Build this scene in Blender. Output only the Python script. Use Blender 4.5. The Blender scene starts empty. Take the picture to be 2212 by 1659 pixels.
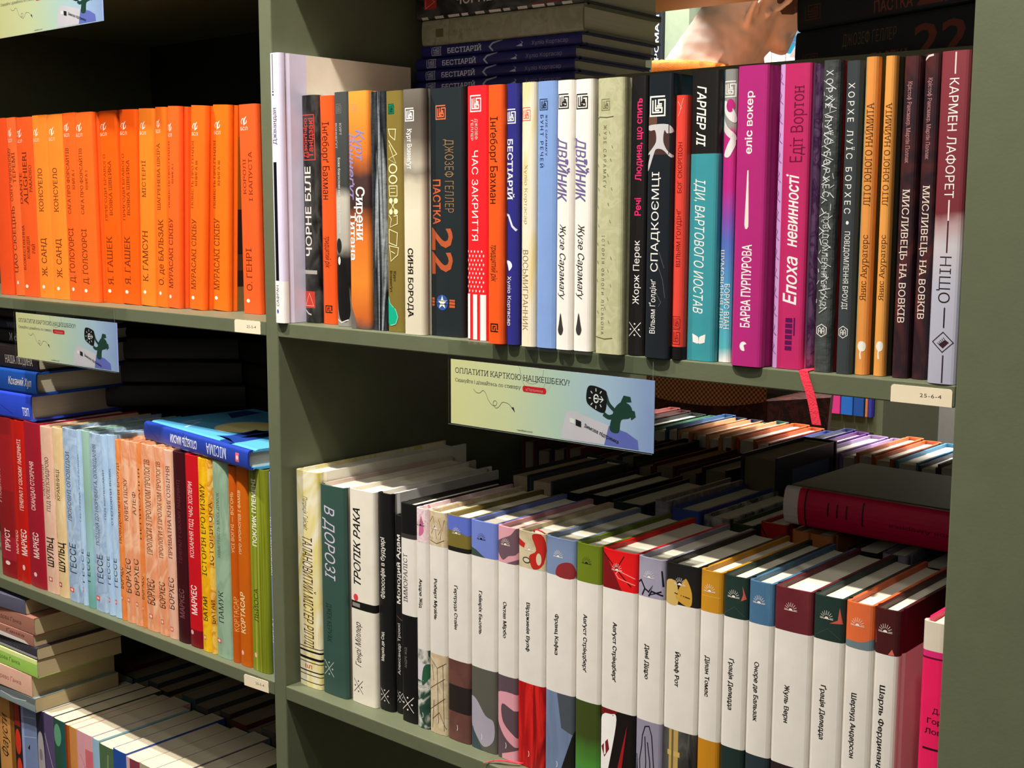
import bpy, bmesh, math, random
from mathutils import Vector, Matrix
from mathutils.geometry import tessellate_polygon
random.seed(7)
SC = bpy.context.scene
COL = SC.collection
# ------------------------------------------------------------------ camera (metres; x along the shelf, y into it, z up)
cam_d = bpy.data.cameras.new('camera'); cam = bpy.data.objects.new('camera', cam_d); COL.objects.link(cam)
cam_d.sensor_width = 36.0; cam_d.lens = 36.0*2748.50/2212.0; cam_d.clip_start = .02
cam.matrix_world = Matrix(((0.756071, -0.090677, 0.648178, 0.957010), (0.654486, 0.101307, -0.749256, -0.767579), (0.002275, 0.990714, 0.135942, 0.107203), (0.000000, 0.000000, 0.000000, 1.000000)))
SC.camera = cam
SC.view_settings.view_transform = 'Standard'; SC.view_settings.look = 'None'
SC.view_settings.exposure = 0.0; SC.view_settings.gamma = 1.0; SC.view_settings.use_curve_mapping = False
# ------------------------------------------------------------------ light: shop ambience, ceiling spots on both sides of the shelf, added soft fills
wd = bpy.data.worlds.new('world'); SC.world = wd; wd.use_nodes = True
wd.node_tree.nodes['Background'].inputs[0].default_value = (1.0, .93, .84, 1); wd.node_tree.nodes['Background'].inputs[1].default_value = 0.06
def spot(name, loc, to, power, radius=.022, size=70, col=(1, .95, .88), blend=.6):
    l = bpy.data.lights.new(name, 'SPOT'); l.energy = power; l.spot_size = math.radians(size); l.spot_blend = blend
    l.shadow_soft_size = radius; l.color = col
    o = bpy.data.objects.new(name, l); COL.objects.link(o); o.location = loc
    o.rotation_euler = (Vector(to)-Vector(loc)).to_track_quat('-Z', 'Y').to_euler()
    return o
LP = [(-0.62, -0.52, 1.5, -0.45, 0, -0.1, 158, 0.02), (0.33, -0.62, 1.5, 0.3, 0, -0.1, 186, 0.02), (1.15, -0.95, 1.5, 0.9, 0, 0.0, 22, 0.05), (0.5, 1.23, 1.5, 0.3, 0.65, -0.15, 190, 0.02), (-0.35, 1.2, 1.5, 0.0, 0.7, -0.1, 120, 0.02), (-0.5, 0.82, 1.6, -0.2, 1.0, 0.3, 120, 0.15), (-0.9, 1.5, 1.6, -0.9, 2.3, 0.3, 130, 0.03)]  # last spot is added to brighten the far bookcase
for x, y, z, tx, ty, tz, p, r in LP: spot('ceiling_spot', (x, y, z), (tx, ty, tz), p, r)
def area(name, loc, to, power, sx, sy, col=(1, .95, .88)):
    l = bpy.data.lights.new(name, 'AREA'); l.shape = 'RECTANGLE'; l.size = sx; l.size_y = sy; l.energy = power; l.color = col
    o = bpy.data.objects.new(name, l); COL.objects.link(o); o.location = loc
    o.rotation_euler = (Vector(to)-Vector(loc)).to_track_quat('-Z', 'Y').to_euler()
area('fill_panel', (.2, -1.6, 1.75), (.2, -1.6, 0), 8, 2.4, .6)  # added soft fill over the near aisle
area('fill_panel', (.9, -2.6, 1.1), (.3, 0, 0), 8, 2.0, 1.0)  # added front fill from behind the camera, for the deep spines
area('fill_panel', (-.4, 1.7, 1.75), (-.4, 1.7, 0), 130, 2.4, .6)  # added fill that brightens the person and the far side
# ------------------------------------------------------------------ materials
def lin(h):
    h = h.lstrip('#'); v = [int(h[i:i+2], 16)/255 for i in (0, 2, 4)]
    return [c/12.92 if c <= .04045 else ((c+.055)/1.055)**2.4 for c in v]+[1]
MC = {}
def mat(spec, rough=.42, kind='paper'):
    key = repr((spec, rough, kind))
    if key in MC: return MC[key]
    m = bpy.data.materials.new(kind); m.use_nodes = True; nt = m.node_tree; N = nt.nodes; L = nt.links
    b = N['Principled BSDF']; b.inputs['Roughness'].default_value = rough
    b.inputs['Specular IOR Level'].default_value = .35
    tc = N.new('ShaderNodeTexCoord'); nz = N.new('ShaderNodeTexNoise'); mp = N.new('ShaderNodeMapping')
    L.new(tc.outputs['Object'], mp.inputs[0]); L.new(mp.outputs[0], nz.inputs['Vector'])
    if isinstance(spec, str):
        nz.inputs['Scale'].default_value = 55; nz.inputs['Detail'].default_value = 3
        mx = N.new('ShaderNodeMix'); mx.data_type = 'RGBA'
        c = lin(spec); k = .09
        mx.inputs['A'].default_value = [v*(1-k) for v in c[:3]]+[1]; mx.inputs['B'].default_value = [min(1, v*(1+k)) for v in c[:3]]+[1]
        L.new(nz.outputs['Fac'], mx.inputs['Factor']); L.new(mx.outputs['Result'], b.inputs['Base Color'])
    elif spec[0] == 'N':
        cols, sc, st, dist = spec[1:5]
        mp.inputs['Scale'].default_value = st
        nz.inputs['Scale'].default_value = sc; nz.inputs['Detail'].default_value = 4; nz.inputs['Distortion'].default_value = dist*2
        cr = N.new('ShaderNodeValToRGB'); cr.color_ramp.interpolation = 'LINEAR'
        n = len(cols)
        for i, c in enumerate(cols):
            p = .32+.36*i/(n-1)
            e = cr.color_ramp.elements[i] if i < 2 else cr.color_ramp.elements.new(p)
            e.position = p; e.color = lin(c)
        L.new(nz.outputs['Fac'], cr.inputs[0]); L.new(cr.outputs[0], b.inputs['Base Color'])
    elif spec[0] == 'G' or spec[0] == 'GX':
        sp = N.new('ShaderNodeSeparateXYZ'); L.new(tc.outputs['Generated'], sp.inputs[0])
        ad = N.new('ShaderNodeMath'); ad.operation = 'MULTIPLY_ADD'
        nz.inputs['Scale'].default_value = 45; nz.inputs['Detail'].default_value = 4
        ad.inputs[1].default_value = .07; L.new(nz.outputs['Fac'], ad.inputs[0])
        sb = N.new('ShaderNodeMath'); sb.operation = 'SUBTRACT'; sb.inputs[1].default_value = .035
        L.new(sp.outputs['Z' if spec[0] == 'G' else 'X'], sb.inputs[0]); L.new(sb.outputs[0], ad.inputs[2])
        cr = N.new('ShaderNodeValToRGB')
        for i, (p, c) in enumerate(spec[1]):
            e = cr.color_ramp.elements[i] if i < 2 else cr.color_ramp.elements.new(p)
            e.position = p; e.color = lin(c)
        L.new(ad.outputs[0], cr.inputs[0]); L.new(cr.outputs[0], b.inputs['Base Color'])
    elif spec[0] == 'PAGES':       # edges of many sheets: fine lines across the block's thickness
        mp.inputs['Scale'].default_value = (1400, 6, 6) if kind != 'fore' else (1400, 6, 6)
        nz.inputs['Scale'].default_value = 1; nz.inputs['Detail'].default_value = 2
        mx = N.new('ShaderNodeMix'); mx.data_type = 'RGBA'; c = lin(spec[1])
        mx.inputs['A'].default_value = [v*.8 for v in c[:3]]+[1]; mx.inputs['B'].default_value = [min(1, v*1.08) for v in c[:3]]+[1]
        L.new(nz.outputs['Fac'], mx.inputs['Factor']); L.new(mx.outputs['Result'], b.inputs['Base Color'])
        b.inputs['Roughness'].default_value = .85; b.inputs['Specular IOR Level'].default_value = .1
    elif spec[0] == 'CHECK':
        ck = N.new('ShaderNodeTexChecker'); ck.inputs['Scale'].default_value = spec[3]
        ck.inputs['Color1'].default_value = lin(spec[1]); ck.inputs['Color2'].default_value = lin(spec[2])
        L.new(tc.outputs['Object'], ck.inputs[0]); L.new(ck.outputs[0], b.inputs['Base Color'])
    elif spec[0] == 'GLASS':
        b.inputs['Base Color'].default_value = lin(spec[1]); b.inputs['Transmission Weight'].default_value = 1.0
        b.inputs['Roughness'].default_value = .03; b.inputs['IOR'].default_value = 1.25
    if kind in ('cloth', 'skin', 'paint', 'film'):
        bp = N.new('ShaderNodeBump'); n2 = N.new('ShaderNodeTexNoise')
        sc, stn = {'cloth': (900, .3), 'skin': (260, .05), 'paint': (400, .04), 'film': (75, .9)}[kind]
        n2.inputs['Scale'].default_value = sc; n2.inputs['Detail'].default_value = 3
        L.new(tc.outputs['Object'], n2.inputs['Vector']); L.new(n2.outputs['Fac'], bp.inputs['Height'])
        bp.inputs['Strength'].default_value = stn; bp.inputs['Distance'].default_value = .002
        L.new(bp.outputs[0], b.inputs['Normal'])
    MC[key] = m
    return m
PAPER = ('PAGES', '#efe6d0'); PAPERW = ('PAGES', '#f2ecdf'); PAPERT = ('PAGES', '#e8dabc')
SHELF = mat('#62674f', .45, 'paint')
# ------------------------------------------------------------------ object helpers
class MB:                                            # collects faces of one mesh with material slots
    def __init__(s): s.v = []; s.f = []; s.m = []; s.ms = []
    def slot(s, m):
        if m not in s.ms: s.ms.append(m)
        return s.ms.index(m)
    def face(s, pts, m):
        i = len(s.v); s.v += [tuple(p) for p in pts]; s.f.append(list(range(i, i+len(pts)))); s.m.append(s.slot(m))
    def add(s, vs, fs, m):
        i = len(s.v); s.v += [tuple(p) for p in vs]
        for f in fs: s.f.append([i+k for k in f]); s.m.append(s.slot(m))
    def box(s, a, b, m):
        x0, y0, z0 = a; x1, y1, z1 = b
        v = [(x0,y0,z0),(x1,y0,z0),(x1,y1,z0),(x0,y1,z0),(x0,y0,z1),(x1,y0,z1),(x1,y1,z1),(x0,y1,z1)]
        s.add(v, [(3,2,1,0),(4,5,6,7),(0,1,5,4),(1,2,6,5),(2,3,7,6),(3,0,4,7)], m)
    def prism(s, poly, z0, z1, m):                   # poly counter-clockwise in x,y
        n = len(poly)
        v = [(x, y, z0) for x, y in poly]+[(x, y, z1) for x, y in poly]
        s.add(v, [tuple(range(n-1, -1, -1)), tuple(range(n, 2*n))]+[(i, (i+1) % n, n+(i+1) % n, n+i) for i in range(n)], m)
    def build(s, name, parent=None, smooth=False, weld=False):
        me = bpy.data.meshes.new(name); me.from_pydata(s.v, [], s.f)
        for m in s.ms: me.materials.append(m)
        for p, k in zip(me.polygons, s.m): p.material_index = k; p.use_smooth = smooth
        if weld:
            bm = bmesh.new(); bm.from_mesh(me); bmesh.ops.remove_doubles(bm, verts=bm.verts, dist=1e-5); bm.to_mesh(me); bm.free()
        o = bpy.data.objects.new(name, me); COL.objects.link(o)
        if parent: o.parent = parent
        return o
def empty(name, loc=(0,0,0), rot=None):
    o = bpy.data.objects.new(name, None); COL.objects.link(o); o.empty_display_size = .02
    o.matrix_world = Matrix.Translation(loc) @ (rot.to_4x4() if rot else Matrix())
    return o
def tag(o, label=None, cat=None, group=None, kind=None):
    if label: o['label'] = label
    if cat: o['category'] = cat
    if group: o['group'] = group
    if kind: o['kind'] = kind
    return o
def bevel(o, w, seg=2):
    md = o.modifiers.new('bevel', 'BEVEL'); md.width = w; md.segments = seg; md.limit_method = 'ANGLE'
# ------------------------------------------------------------------ lettering
TCU = bpy.data.curves.new('letters', 'FONT'); TCU.resolution_u = 2; TCU.fill_mode = 'NONE'
TOB = bpy.data.objects.new('letters', TCU); COL.objects.link(TOB)
TCACHE = {}
def glyphs(s, style=''):
    """Triangles of a line of text, cap height scaled to 1, run scaled to 1."""
    key = (s, style)
    if key in TCACHE: return TCACHE[key]
    sp = 1.0
    if 'w' in style:
        i = style.index('w'); sp = float(style[i+1:i+4])
    TCU.body = s; TCU.space_character = sp
    TCU.shear = .28 if 'i' in style else 0
    me = bpy.data.meshes.new_from_object(TOB)
    co = [(v.co.x, v.co.y) for v in me.vertices]; nx = {}
    for e in me.edges: a, b = e.vertices; nx.setdefault(a, []).append(b); nx.setdefault(b, []).append(a)
    loops = []; seen = set()
    for st in range(len(co)):
        if st in seen or len(nx.get(st, ())) != 2: continue
        lp = [st]; seen.add(st); cur = nx[st][1] if st+1 not in nx[st] else st+1
        while cur not in seen:
            lp.append(cur); seen.add(cur); c2 = [k for k in nx[cur] if k not in seen]
            if not c2: break
            cur = c2[0]
        loops.append([co[i] for i in lp])
    ar = lambda q: sum(q[i-1][0]*q[i][1]-q[i][0]*q[i-1][1] for i in range(len(q)))/2
    loops = [q if ar(q) > 0 else q[::-1] for q in loops if len(q) > 2]
    def inside(p, q):
        r = False
        for i in range(len(q)):
            (xa, ya), (xb, yb) = q[i-1], q[i]
            if (ya > p[1]) != (yb > p[1]) and p[0] < (xb-xa)*(p[1]-ya)/(yb-ya)+xa: r = not r
        return r
    par = [[j for j, q in enumerate(loops) if j != i and all(inside(p, q) for p in k) and all(inside(((k[n-1][0]+k[n][0])/2, (k[n-1][1]+k[n][1])/2), q) for n in range(len(k)))] for i, k in enumerate(loops)]
    off = .020 if 'b' in style else (-.012 if 't' in style else 0)
    def grow(q, d):                                  # move an outline outwards by d
        o = []
        for i in range(len(q)):
            (xa, ya), (xb, yb), (xc, yc) = q[i-1], q[i], q[(i+1) % len(q)]
            l1 = math.hypot(xb-xa, yb-ya) or 1; l2 = math.hypot(xc-xb, yc-yb) or 1
            n1 = ((yb-ya)/l1, (xa-xb)/l1); n2 = ((yc-yb)/l2, (xb-xc)/l2)
            k = max(.5, 1+n1[0]*n2[0]+n1[1]*n2[1]); o.append((xb+(n1[0]+n2[0])*d/k, yb+(n1[1]+n2[1])*d/k))
        return o
    if off: loops = [grow(q, off) if len(par[i]) % 2 == 0 else q for i, q in enumerate(loops)]
    def split(q, depth=0):                           # a contour that crosses itself -> simple loops
        n = len(q)
        if depth < 6:
            for i in range(n):
                (x1, y1), (x2, y2) = q[i], q[(i+1) % n]
                for j in range(i+2, n):
                    if i == 0 and j == n-1: continue
                    (x3, y3), (x4, y4) = q[j], q[(j+1) % n]
                    d = (x2-x1)*(y4-y3)-(y2-y1)*(x4-x3)
                    if abs(d) < 1e-12: continue
                    t = ((x3-x1)*(y4-y3)-(y3-y1)*(x4-x3))/d; u = ((x3-x1)*(y2-y1)-(y3-y1)*(x2-x1))/d
                    if 1e-6 < t < 1-1e-6 and 1e-6 < u < 1-1e-6:
                        X = (x1+t*(x2-x1), y1+t*(y2-y1))
                        return split(q[:i+1]+[X]+q[j+1:], depth+1)+split([X]+q[i+1:j+1], depth+1)
        return [q]
    vs = []; fs = []; bnd = []; lay = 0
    for i, q in enumerate(loops):
        if len(par[i]) % 2: continue
        parts = split(q); hol = [k for k in parts if ar(k) < 0 and len(k) > 2]
        hs0 = [k for j, k in enumerate(loops) if len(par[j]) % 2 and i in par[j]]
        for q in [k for k in parts if ar(k) > 1e-5]:
            c0 = lambda k: (sum(p[0] for p in k)/len(k), sum(p[1] for p in k)/len(k))
            hs = [k for k in hs0+hol if inside(c0(k), q)] if len(parts) > 1 else hs0; n0 = len(vs); flat = []
            for k in [q]+hs:
                m0 = n0+len(flat); flat += k; bnd += [(m0+i2, m0+(i2+1) % len(k)) for i2 in range(len(k))]
            vs += [(x, y, lay % 3) for x, y in flat]; lay += 1
            fs += [tuple(n0+i2 for i2 in f) for f in tessellate_polygon([[Vector((x, y, 0)) for x, y in k] for k in [q]+hs])]
    if 's' in style:                                 # slab serifs on the free ends of the stems
        ys = (0.0, .729, .547)
        for a, b in bnd:
            (xa, ya), (xb, yb) = vs[a][:2], vs[b][:2]
            if abs(ya-yb) > .004 or not .05 < abs(xa-xb) < .2: continue
            for lv in ys:
                if abs(ya-lv) < .03:
                    x0, x1 = min(xa, xb)-.075, max(xa, xb)+.075; h = .05 if lv == 0 else -.05
                    n = len(vs); y0, y1 = sorted((ya, ya+h))
                    vs += [(x0, y0, 3), (x1, y0, 3), (x1, y1, 3), (x0, y1, 3)]; fs.append((n, n+1, n+2, n+3))
    bpy.data.meshes.remove(me)
    x0 = min(v[0] for v in vs); x1 = max(v[0] for v in vs)
    vs = [((x-x0)/(x1-x0), y/.729, l) for x, y, l in vs]
    fs = [f if (sum(vs[f[i-1]][0]*vs[f[i]][1]-vs[f[i]][0]*vs[f[i-1]][1] for i in range(len(f)))) > 0 else tuple(reversed(f)) for f in fs]
    TCACHE[key] = (vs, fs)
    return TCACHE[key]
# ------------------------------------------------------------------ flat printing: lists of (vertices, faces, colour) in millimetre-true local (x, z)
def ribbon_poly(pts, wd):
    q = [p for i, p in enumerate(pts) if i == 0 or math.hypot(p[0]-pts[i-1][0], p[1]-pts[i-1][1]) > 1e-7]
    if len(q) < 2: return [(0, 0), (1e-6, 0), (0, 1e-6)], [(0, 1, 2)]
    closed = len(q) > 3 and math.hypot(q[0][0]-q[-1][0], q[0][1]-q[-1][1]) < 1e-7
    vs = []; n = len(q)
    for i in range(n):
        a = q[i-1] if i else (q[-2] if closed else None); c = q[i+1] if i < n-1 else (q[1] if closed else None); b = q[i]; ns = []
        for u, v in ((a, b), (b, c)):
            if u and v: l = math.hypot(v[0]-u[0], v[1]-u[1]) or 1; ns.append((-(v[1]-u[1])/l, (v[0]-u[0])/l))
        nx, nz = (ns[0][0]+ns[-1][0])/2, (ns[0][1]+ns[-1][1])/2; k = max(.35, nx*nx+nz*nz); nx, nz = nx/k*wd/2, nz/k*wd/2
        vs += [(b[0]-nx, b[1]-nz, 0), (b[0]+nx, b[1]+nz, 0)]
    return vs, [(2*i, 2*i+2, 2*i+3, 2*i+1) for i in range(n-1)]
def ell(cx, cz, rx, rz, n=20, a0=0, a1=2*math.pi): return [(cx+rx*math.cos(a0+(a1-a0)*i/n), cz+rz*math.sin(a0+(a1-a0)*i/n)) for i in range(n)]
def emblem(kind, x0, x1, z0, z1):
    """Publisher marks, as lists of polygons."""
    w, h = x1-x0, z1-z0; P = lambda u, v: (x0+u*w, z0+v*h)
    out = []
    def bar(u0, v0, u1, v1): out.append([P(u0, v0), P(u1, v0), P(u1, v1), P(u0, v1)])
    def ln(pts, t=.08):
        v, f = ribbon_poly([P(*p) for p in pts], t*min(w, h))
        for q in f: out.append([v[i][:2] for i in q])
    if kind in ('maze', 'mazeo'):
        t = .085 if kind == 'maze' else .06
        ln([(.05,.0),(.05,1),(1,1)], t); ln([(0,.03),(1,.03),(1,.82),(.6,.82),(.6,.62),(.82,.62)], t); ln([(.22,.82),(.22,.2),(.82,.2),(.82,.42),(.4,.42)], t)
        ln([(.4,.85),(.4,.3)], t); ln([(.4,.3),(.66,.3)], t); ln([(.5,.52),(.82,.52)], t)
    elif kind == 'ji': bar(0,0,1,.14); bar(0,.86,1,1); bar(0,0,.14,1); bar(.86,.3,1,1); bar(.3,.25,.45,.7); bar(.3,.6,.7,.72); bar(.6,.15,.72,.5)
    elif kind == 'xx': ln([(0,.05),(1,.95)], .045); ln([(0,.95),(1,.05)], .045); [out.append(ell(*P(*p), w*.07, h*.055, 8)) for p in ((.5,.85),(.5,.15),(.14,.5),(.86,.5))]
    elif kind == 'hexa':
        ln([(.5,0),(1,.25),(1,.75),(.5,1),(0,.75),(0,.25),(.5,0)], .07)
        ln([(.2,.25),(.2,.6),(.33,.75),(.45,.6),(.45,.25)], .07); ln([(.2,.45),(.45,.45)], .06); ln([(.56,.25),(.56,.6),(.68,.75),(.8,.6),(.8,.25)], .07); ln([(.56,.45),(.8,.45)], .06)
    elif kind == 'star':
        out.append([P(.5+.5*(1 if i % 2 == 0 else .4)*math.sin(i*math.pi/5), .5+.5*(1 if i % 2 == 0 else .4)*math.cos(i*math.pi/5)) for i in range(9, -1, -1)])
    elif kind == 'tree':
        for s in (-1, 1):
            for k in range(4): out.append([P(.5, .1), P(.5+s*(.12+.11*k), .0+.05*k), P(.5+s*(.14+.12*k), .75+.06*k), P(.5+s*.03, .6)][::s])
    elif kind == 'swirl': out.append(ell(*P(.5,.5), w*.5, h*.5, 18, .5, 5.4)+[P(.55,.6),P(.75,.72)])
    elif kind == 'blocks':
        for k in range(6):
            v = k/6; bar(0, v, .72, v+.13)
        bar(.85, .45, 1, .98)
    elif kind == 'diamond':
        ln([(.5,0),(1,.5),(.5,1),(0,.5),(.5,0)], .045); out.append([P(.3,.38),P(.52,.2),P(.8,.5),P(.62,.62)])
        for k in range(5): ln([(.24+.07*k,.46+.07*k),(.36+.06*k,.38+.06*k)], .03)
    elif kind == 'sun':
        out.append(ell(*P(.5,.06), w*.15, h*.22, 12, 0, math.pi*1.09))
        for k in range(9):
            a = math.pi*(.03+.94*k/8); ln([(.5+.24*math.cos(a), .08+.40*math.sin(a)), (.5+.5*math.cos(a), .08+.9*math.sin(a))], .042)
        ln([(0,.02),(1,.02)], .05)
    elif kind == 'moon':
        out.append([P(.5+.5*math.cos(a)*.5, .5+.5*math.sin(a)) for a in [(-1.6+3.2*i/8) for i in range(9)]]+[P(.45+.2*math.cos(a)*.9, .5+.42*math.sin(a)) for a in [(1.6-3.2*i/8) for i in range(9)]])
    elif kind == 'pen':
        out.append([P(.5,.0),P(.62,.2),P(.62,.55),P(.9,1),P(.55,.75),P(.42,.55),P(.44,.15)]); ln([(.2,.2),(.1,.45),(.25,.7),(.45,.75)], .1); ln([(.6,.15),(.85,.3),(.9,.55)], .1)
    return out
def printing(ops, w, h):
    """Turns print commands (fractions of a w x h face) into (verts, faces, colour)."""
    out = []
    for o in ops:
        k = o[0]
        if k == 'T':
            _, s, dr, ua, ub, v0, v1, c = o[:8]
            vs, fs = glyphs(s, o[8] if len(o) > 8 else '')
            z0, z1 = v0*h, v1*h; x0, x1 = ua*w, ub*w
            if dr == 'd': q = [(x0+b*(x1-x0), z1-a*(z1-z0), l) for a, b, l in vs]
            elif dr == 'u': q = [(x1-b*(x1-x0), z0+a*(z1-z0), l) for a, b, l in vs]
            else: q = [(x0+a*(x1-x0), z0+b*(z1-z0), l) for a, b, l in vs]
            out.append((q, fs, c))
        elif k == 'R': _, a, b, c0, c1, c = o; a, b, c0, c1 = max(0, a), min(1, b), max(0, c0), min(1, c1); out.append(([(a*w, c0*h), (b*w, c0*h), (b*w, c1*h), (a*w, c1*h)], [(0,1,2,3)], c))
        elif k == 'O': _, a, b, c0, c1, c = o; e = ell((a+b)/2*w, (c0+c1)/2*h, (b-a)/2*w, (c1-c0)/2*h); out.append((e, [tuple(range(len(e)))], c))
        elif k in 'PC':
            p = [(min(max(u, 0), 1)*w, min(max(v, 0), 1)*h) for u, v in o[1]]
            if k == 'C':                                 # rounded outline through the same points
                n = len(p); cr_ = []
                for i in range(n):
                    a, b, c, d = p[i-1], p[i], p[(i+1) % n], p[(i+2) % n]
                    for t in (0, .25, .5, .75): cr_.append(tuple(.5*(2*b[j]+(c[j]-a[j])*t+(2*a[j]-5*b[j]+4*c[j]-d[j])*t*t+(3*b[j]-a[j]-3*c[j]+d[j])*t**3) for j in (0, 1)))
                p = [(min(max(x, 0), w), min(max(z, 0), h)) for x, z in cr_]
            if sum(p[i-1][0]*p[i][1]-p[i][0]*p[i-1][1] for i in range(len(p))) < 0: p = p[::-1]
            out.append((p, [tuple(range(len(p)))], o[2]))
        elif k in 'LQ':
            pts = o[1]
            if k == 'Q':                                # smooth line through the points
                e = [pts[0]]+pts+[pts[-1]]; pts = [tuple(.5*(2*b[j]+(c[j]-a[j])*t+(2*a[j]-5*b[j]+4*c[j]-d[j])*t*t+(3*b[j]-a[j]-3*c[j]+d[j])*t**3) for j in (0, 1)) for a, b, c, d in zip(e, e[1:], e[2:], e[3:]) for t in (0, .2, .4, .6, .8)]+[pts[-1]]
            v, f = ribbon_poly([(min(max(u, .02), .98)*w, min(max(v, .004), .996)*h) for u, v in pts], o[2]/1000); out.append((v, f, o[3]))
        elif k == 'E':
            for p in emblem(o[1], o[2]*w, o[3]*w, o[4]*h, o[5]*h):
                if sum(p[i-1][0]*p[i][1]-p[i][0]*p[i-1][1] for i in range(len(p))) < 0: p = p[::-1]
                out.append((p, [tuple(range(len(p)))], o[6]))
    return out
def drape(mb, prints, w, depth_of, cuts, rough=.42, flip=False, place=None):
    """Lays prints on a face bent only across x: depth_of(x) is its y."""
    for li, (vs, fs, c) in enumerate(prints):
        m = mat(c, rough)
        bm = bmesh.new(); bv = [bm.verts.new((v[0], -3e-6*v[2] if len(v) > 2 else 0, v[1])) for v in vs]
        for f in fs:
            try: bm.faces.new([bv[i] for i in f])
            except ValueError: pass
        for cx in cuts:
            g = bm.verts[:]+bm.edges[:]+bm.faces[:]
            bmesh.ops.bisect_plane(bm, geom=g, dist=1e-7, plane_co=(cx, 0, 0), plane_no=(1, 0, 0))
        if any(len(f.verts) > 4 for f in bm.faces): bmesh.ops.triangulate(bm, faces=bm.faces[:])
        bm.verts.index_update(); off = .00004+.000005*li
        q = [(v.co.x, depth_of(v.co.x)-off+v.co.y, v.co.z) for v in bm.verts]
        if place: q = [place(*p) for p in q]
        mb.add(q, [tuple(v.index for v in f.verts) for f in bm.faces], m)
        bm.free()
# ------------------------------------------------------------------ books.  Local frame: x thickness, y 0 at the spine and growing inward, z up; origin at the left bottom of the spine
def sheet(mb, outer, inner, par, h, zones, z0=0.0):
    """A bent sheet: outer and inner polylines in (x, y) extruded up; zones (v0, v1, p0, p1, mat) colour the outer side."""
    vb = sorted(set([0.0, 1.0]+[min(max(z, 0), 1) for q in zones for z in q[:2]]))
    n = len(outer)
    for i in range(n-1):
        pm = (par[i]+par[i+1])/2
        for a, b in zip(vb, vb[1:]):
            m = None; vm = (a+b)/2
            for q in zones:
                if q[0] <= vm <= q[1] and q[2] <= pm <= q[3]: m = q[4]
            (xa, ya), (xb, yb) = outer[i], outer[i+1]
            mb.face([(xa, ya, z0+a*h), (xb, yb, z0+a*h), (xb, yb, z0+b*h), (xa, ya, z0+b*h)], m)
            last = m
            (xa, ya), (xb, yb) = inner[i], inner[i+1]
            mb.face([(xb, yb, z0+a*h), (xa, ya, z0+a*h), (xa, ya, z0+b*h), (xb, yb, z0+b*h)], m)
        m0 = zones[0][4]
        mb.face([(*outer[i], z0+h), (*outer[i+1], z0+h), (*inner[i+1], z0+h), (*inner[i], z0+h)], last)
        mb.face([(*outer[i+1], z0), (*outer[i], z0), (*inner[i], z0), (*inner[i+1], z0)], m0)
    for i in (0, n-1):
        f = [(*outer[i], z0), (*inner[i], z0), (*inner[i], z0+h), (*outer[i], z0+h)]
        mb.face(f if i else f[::-1], zones[0][4])
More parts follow.
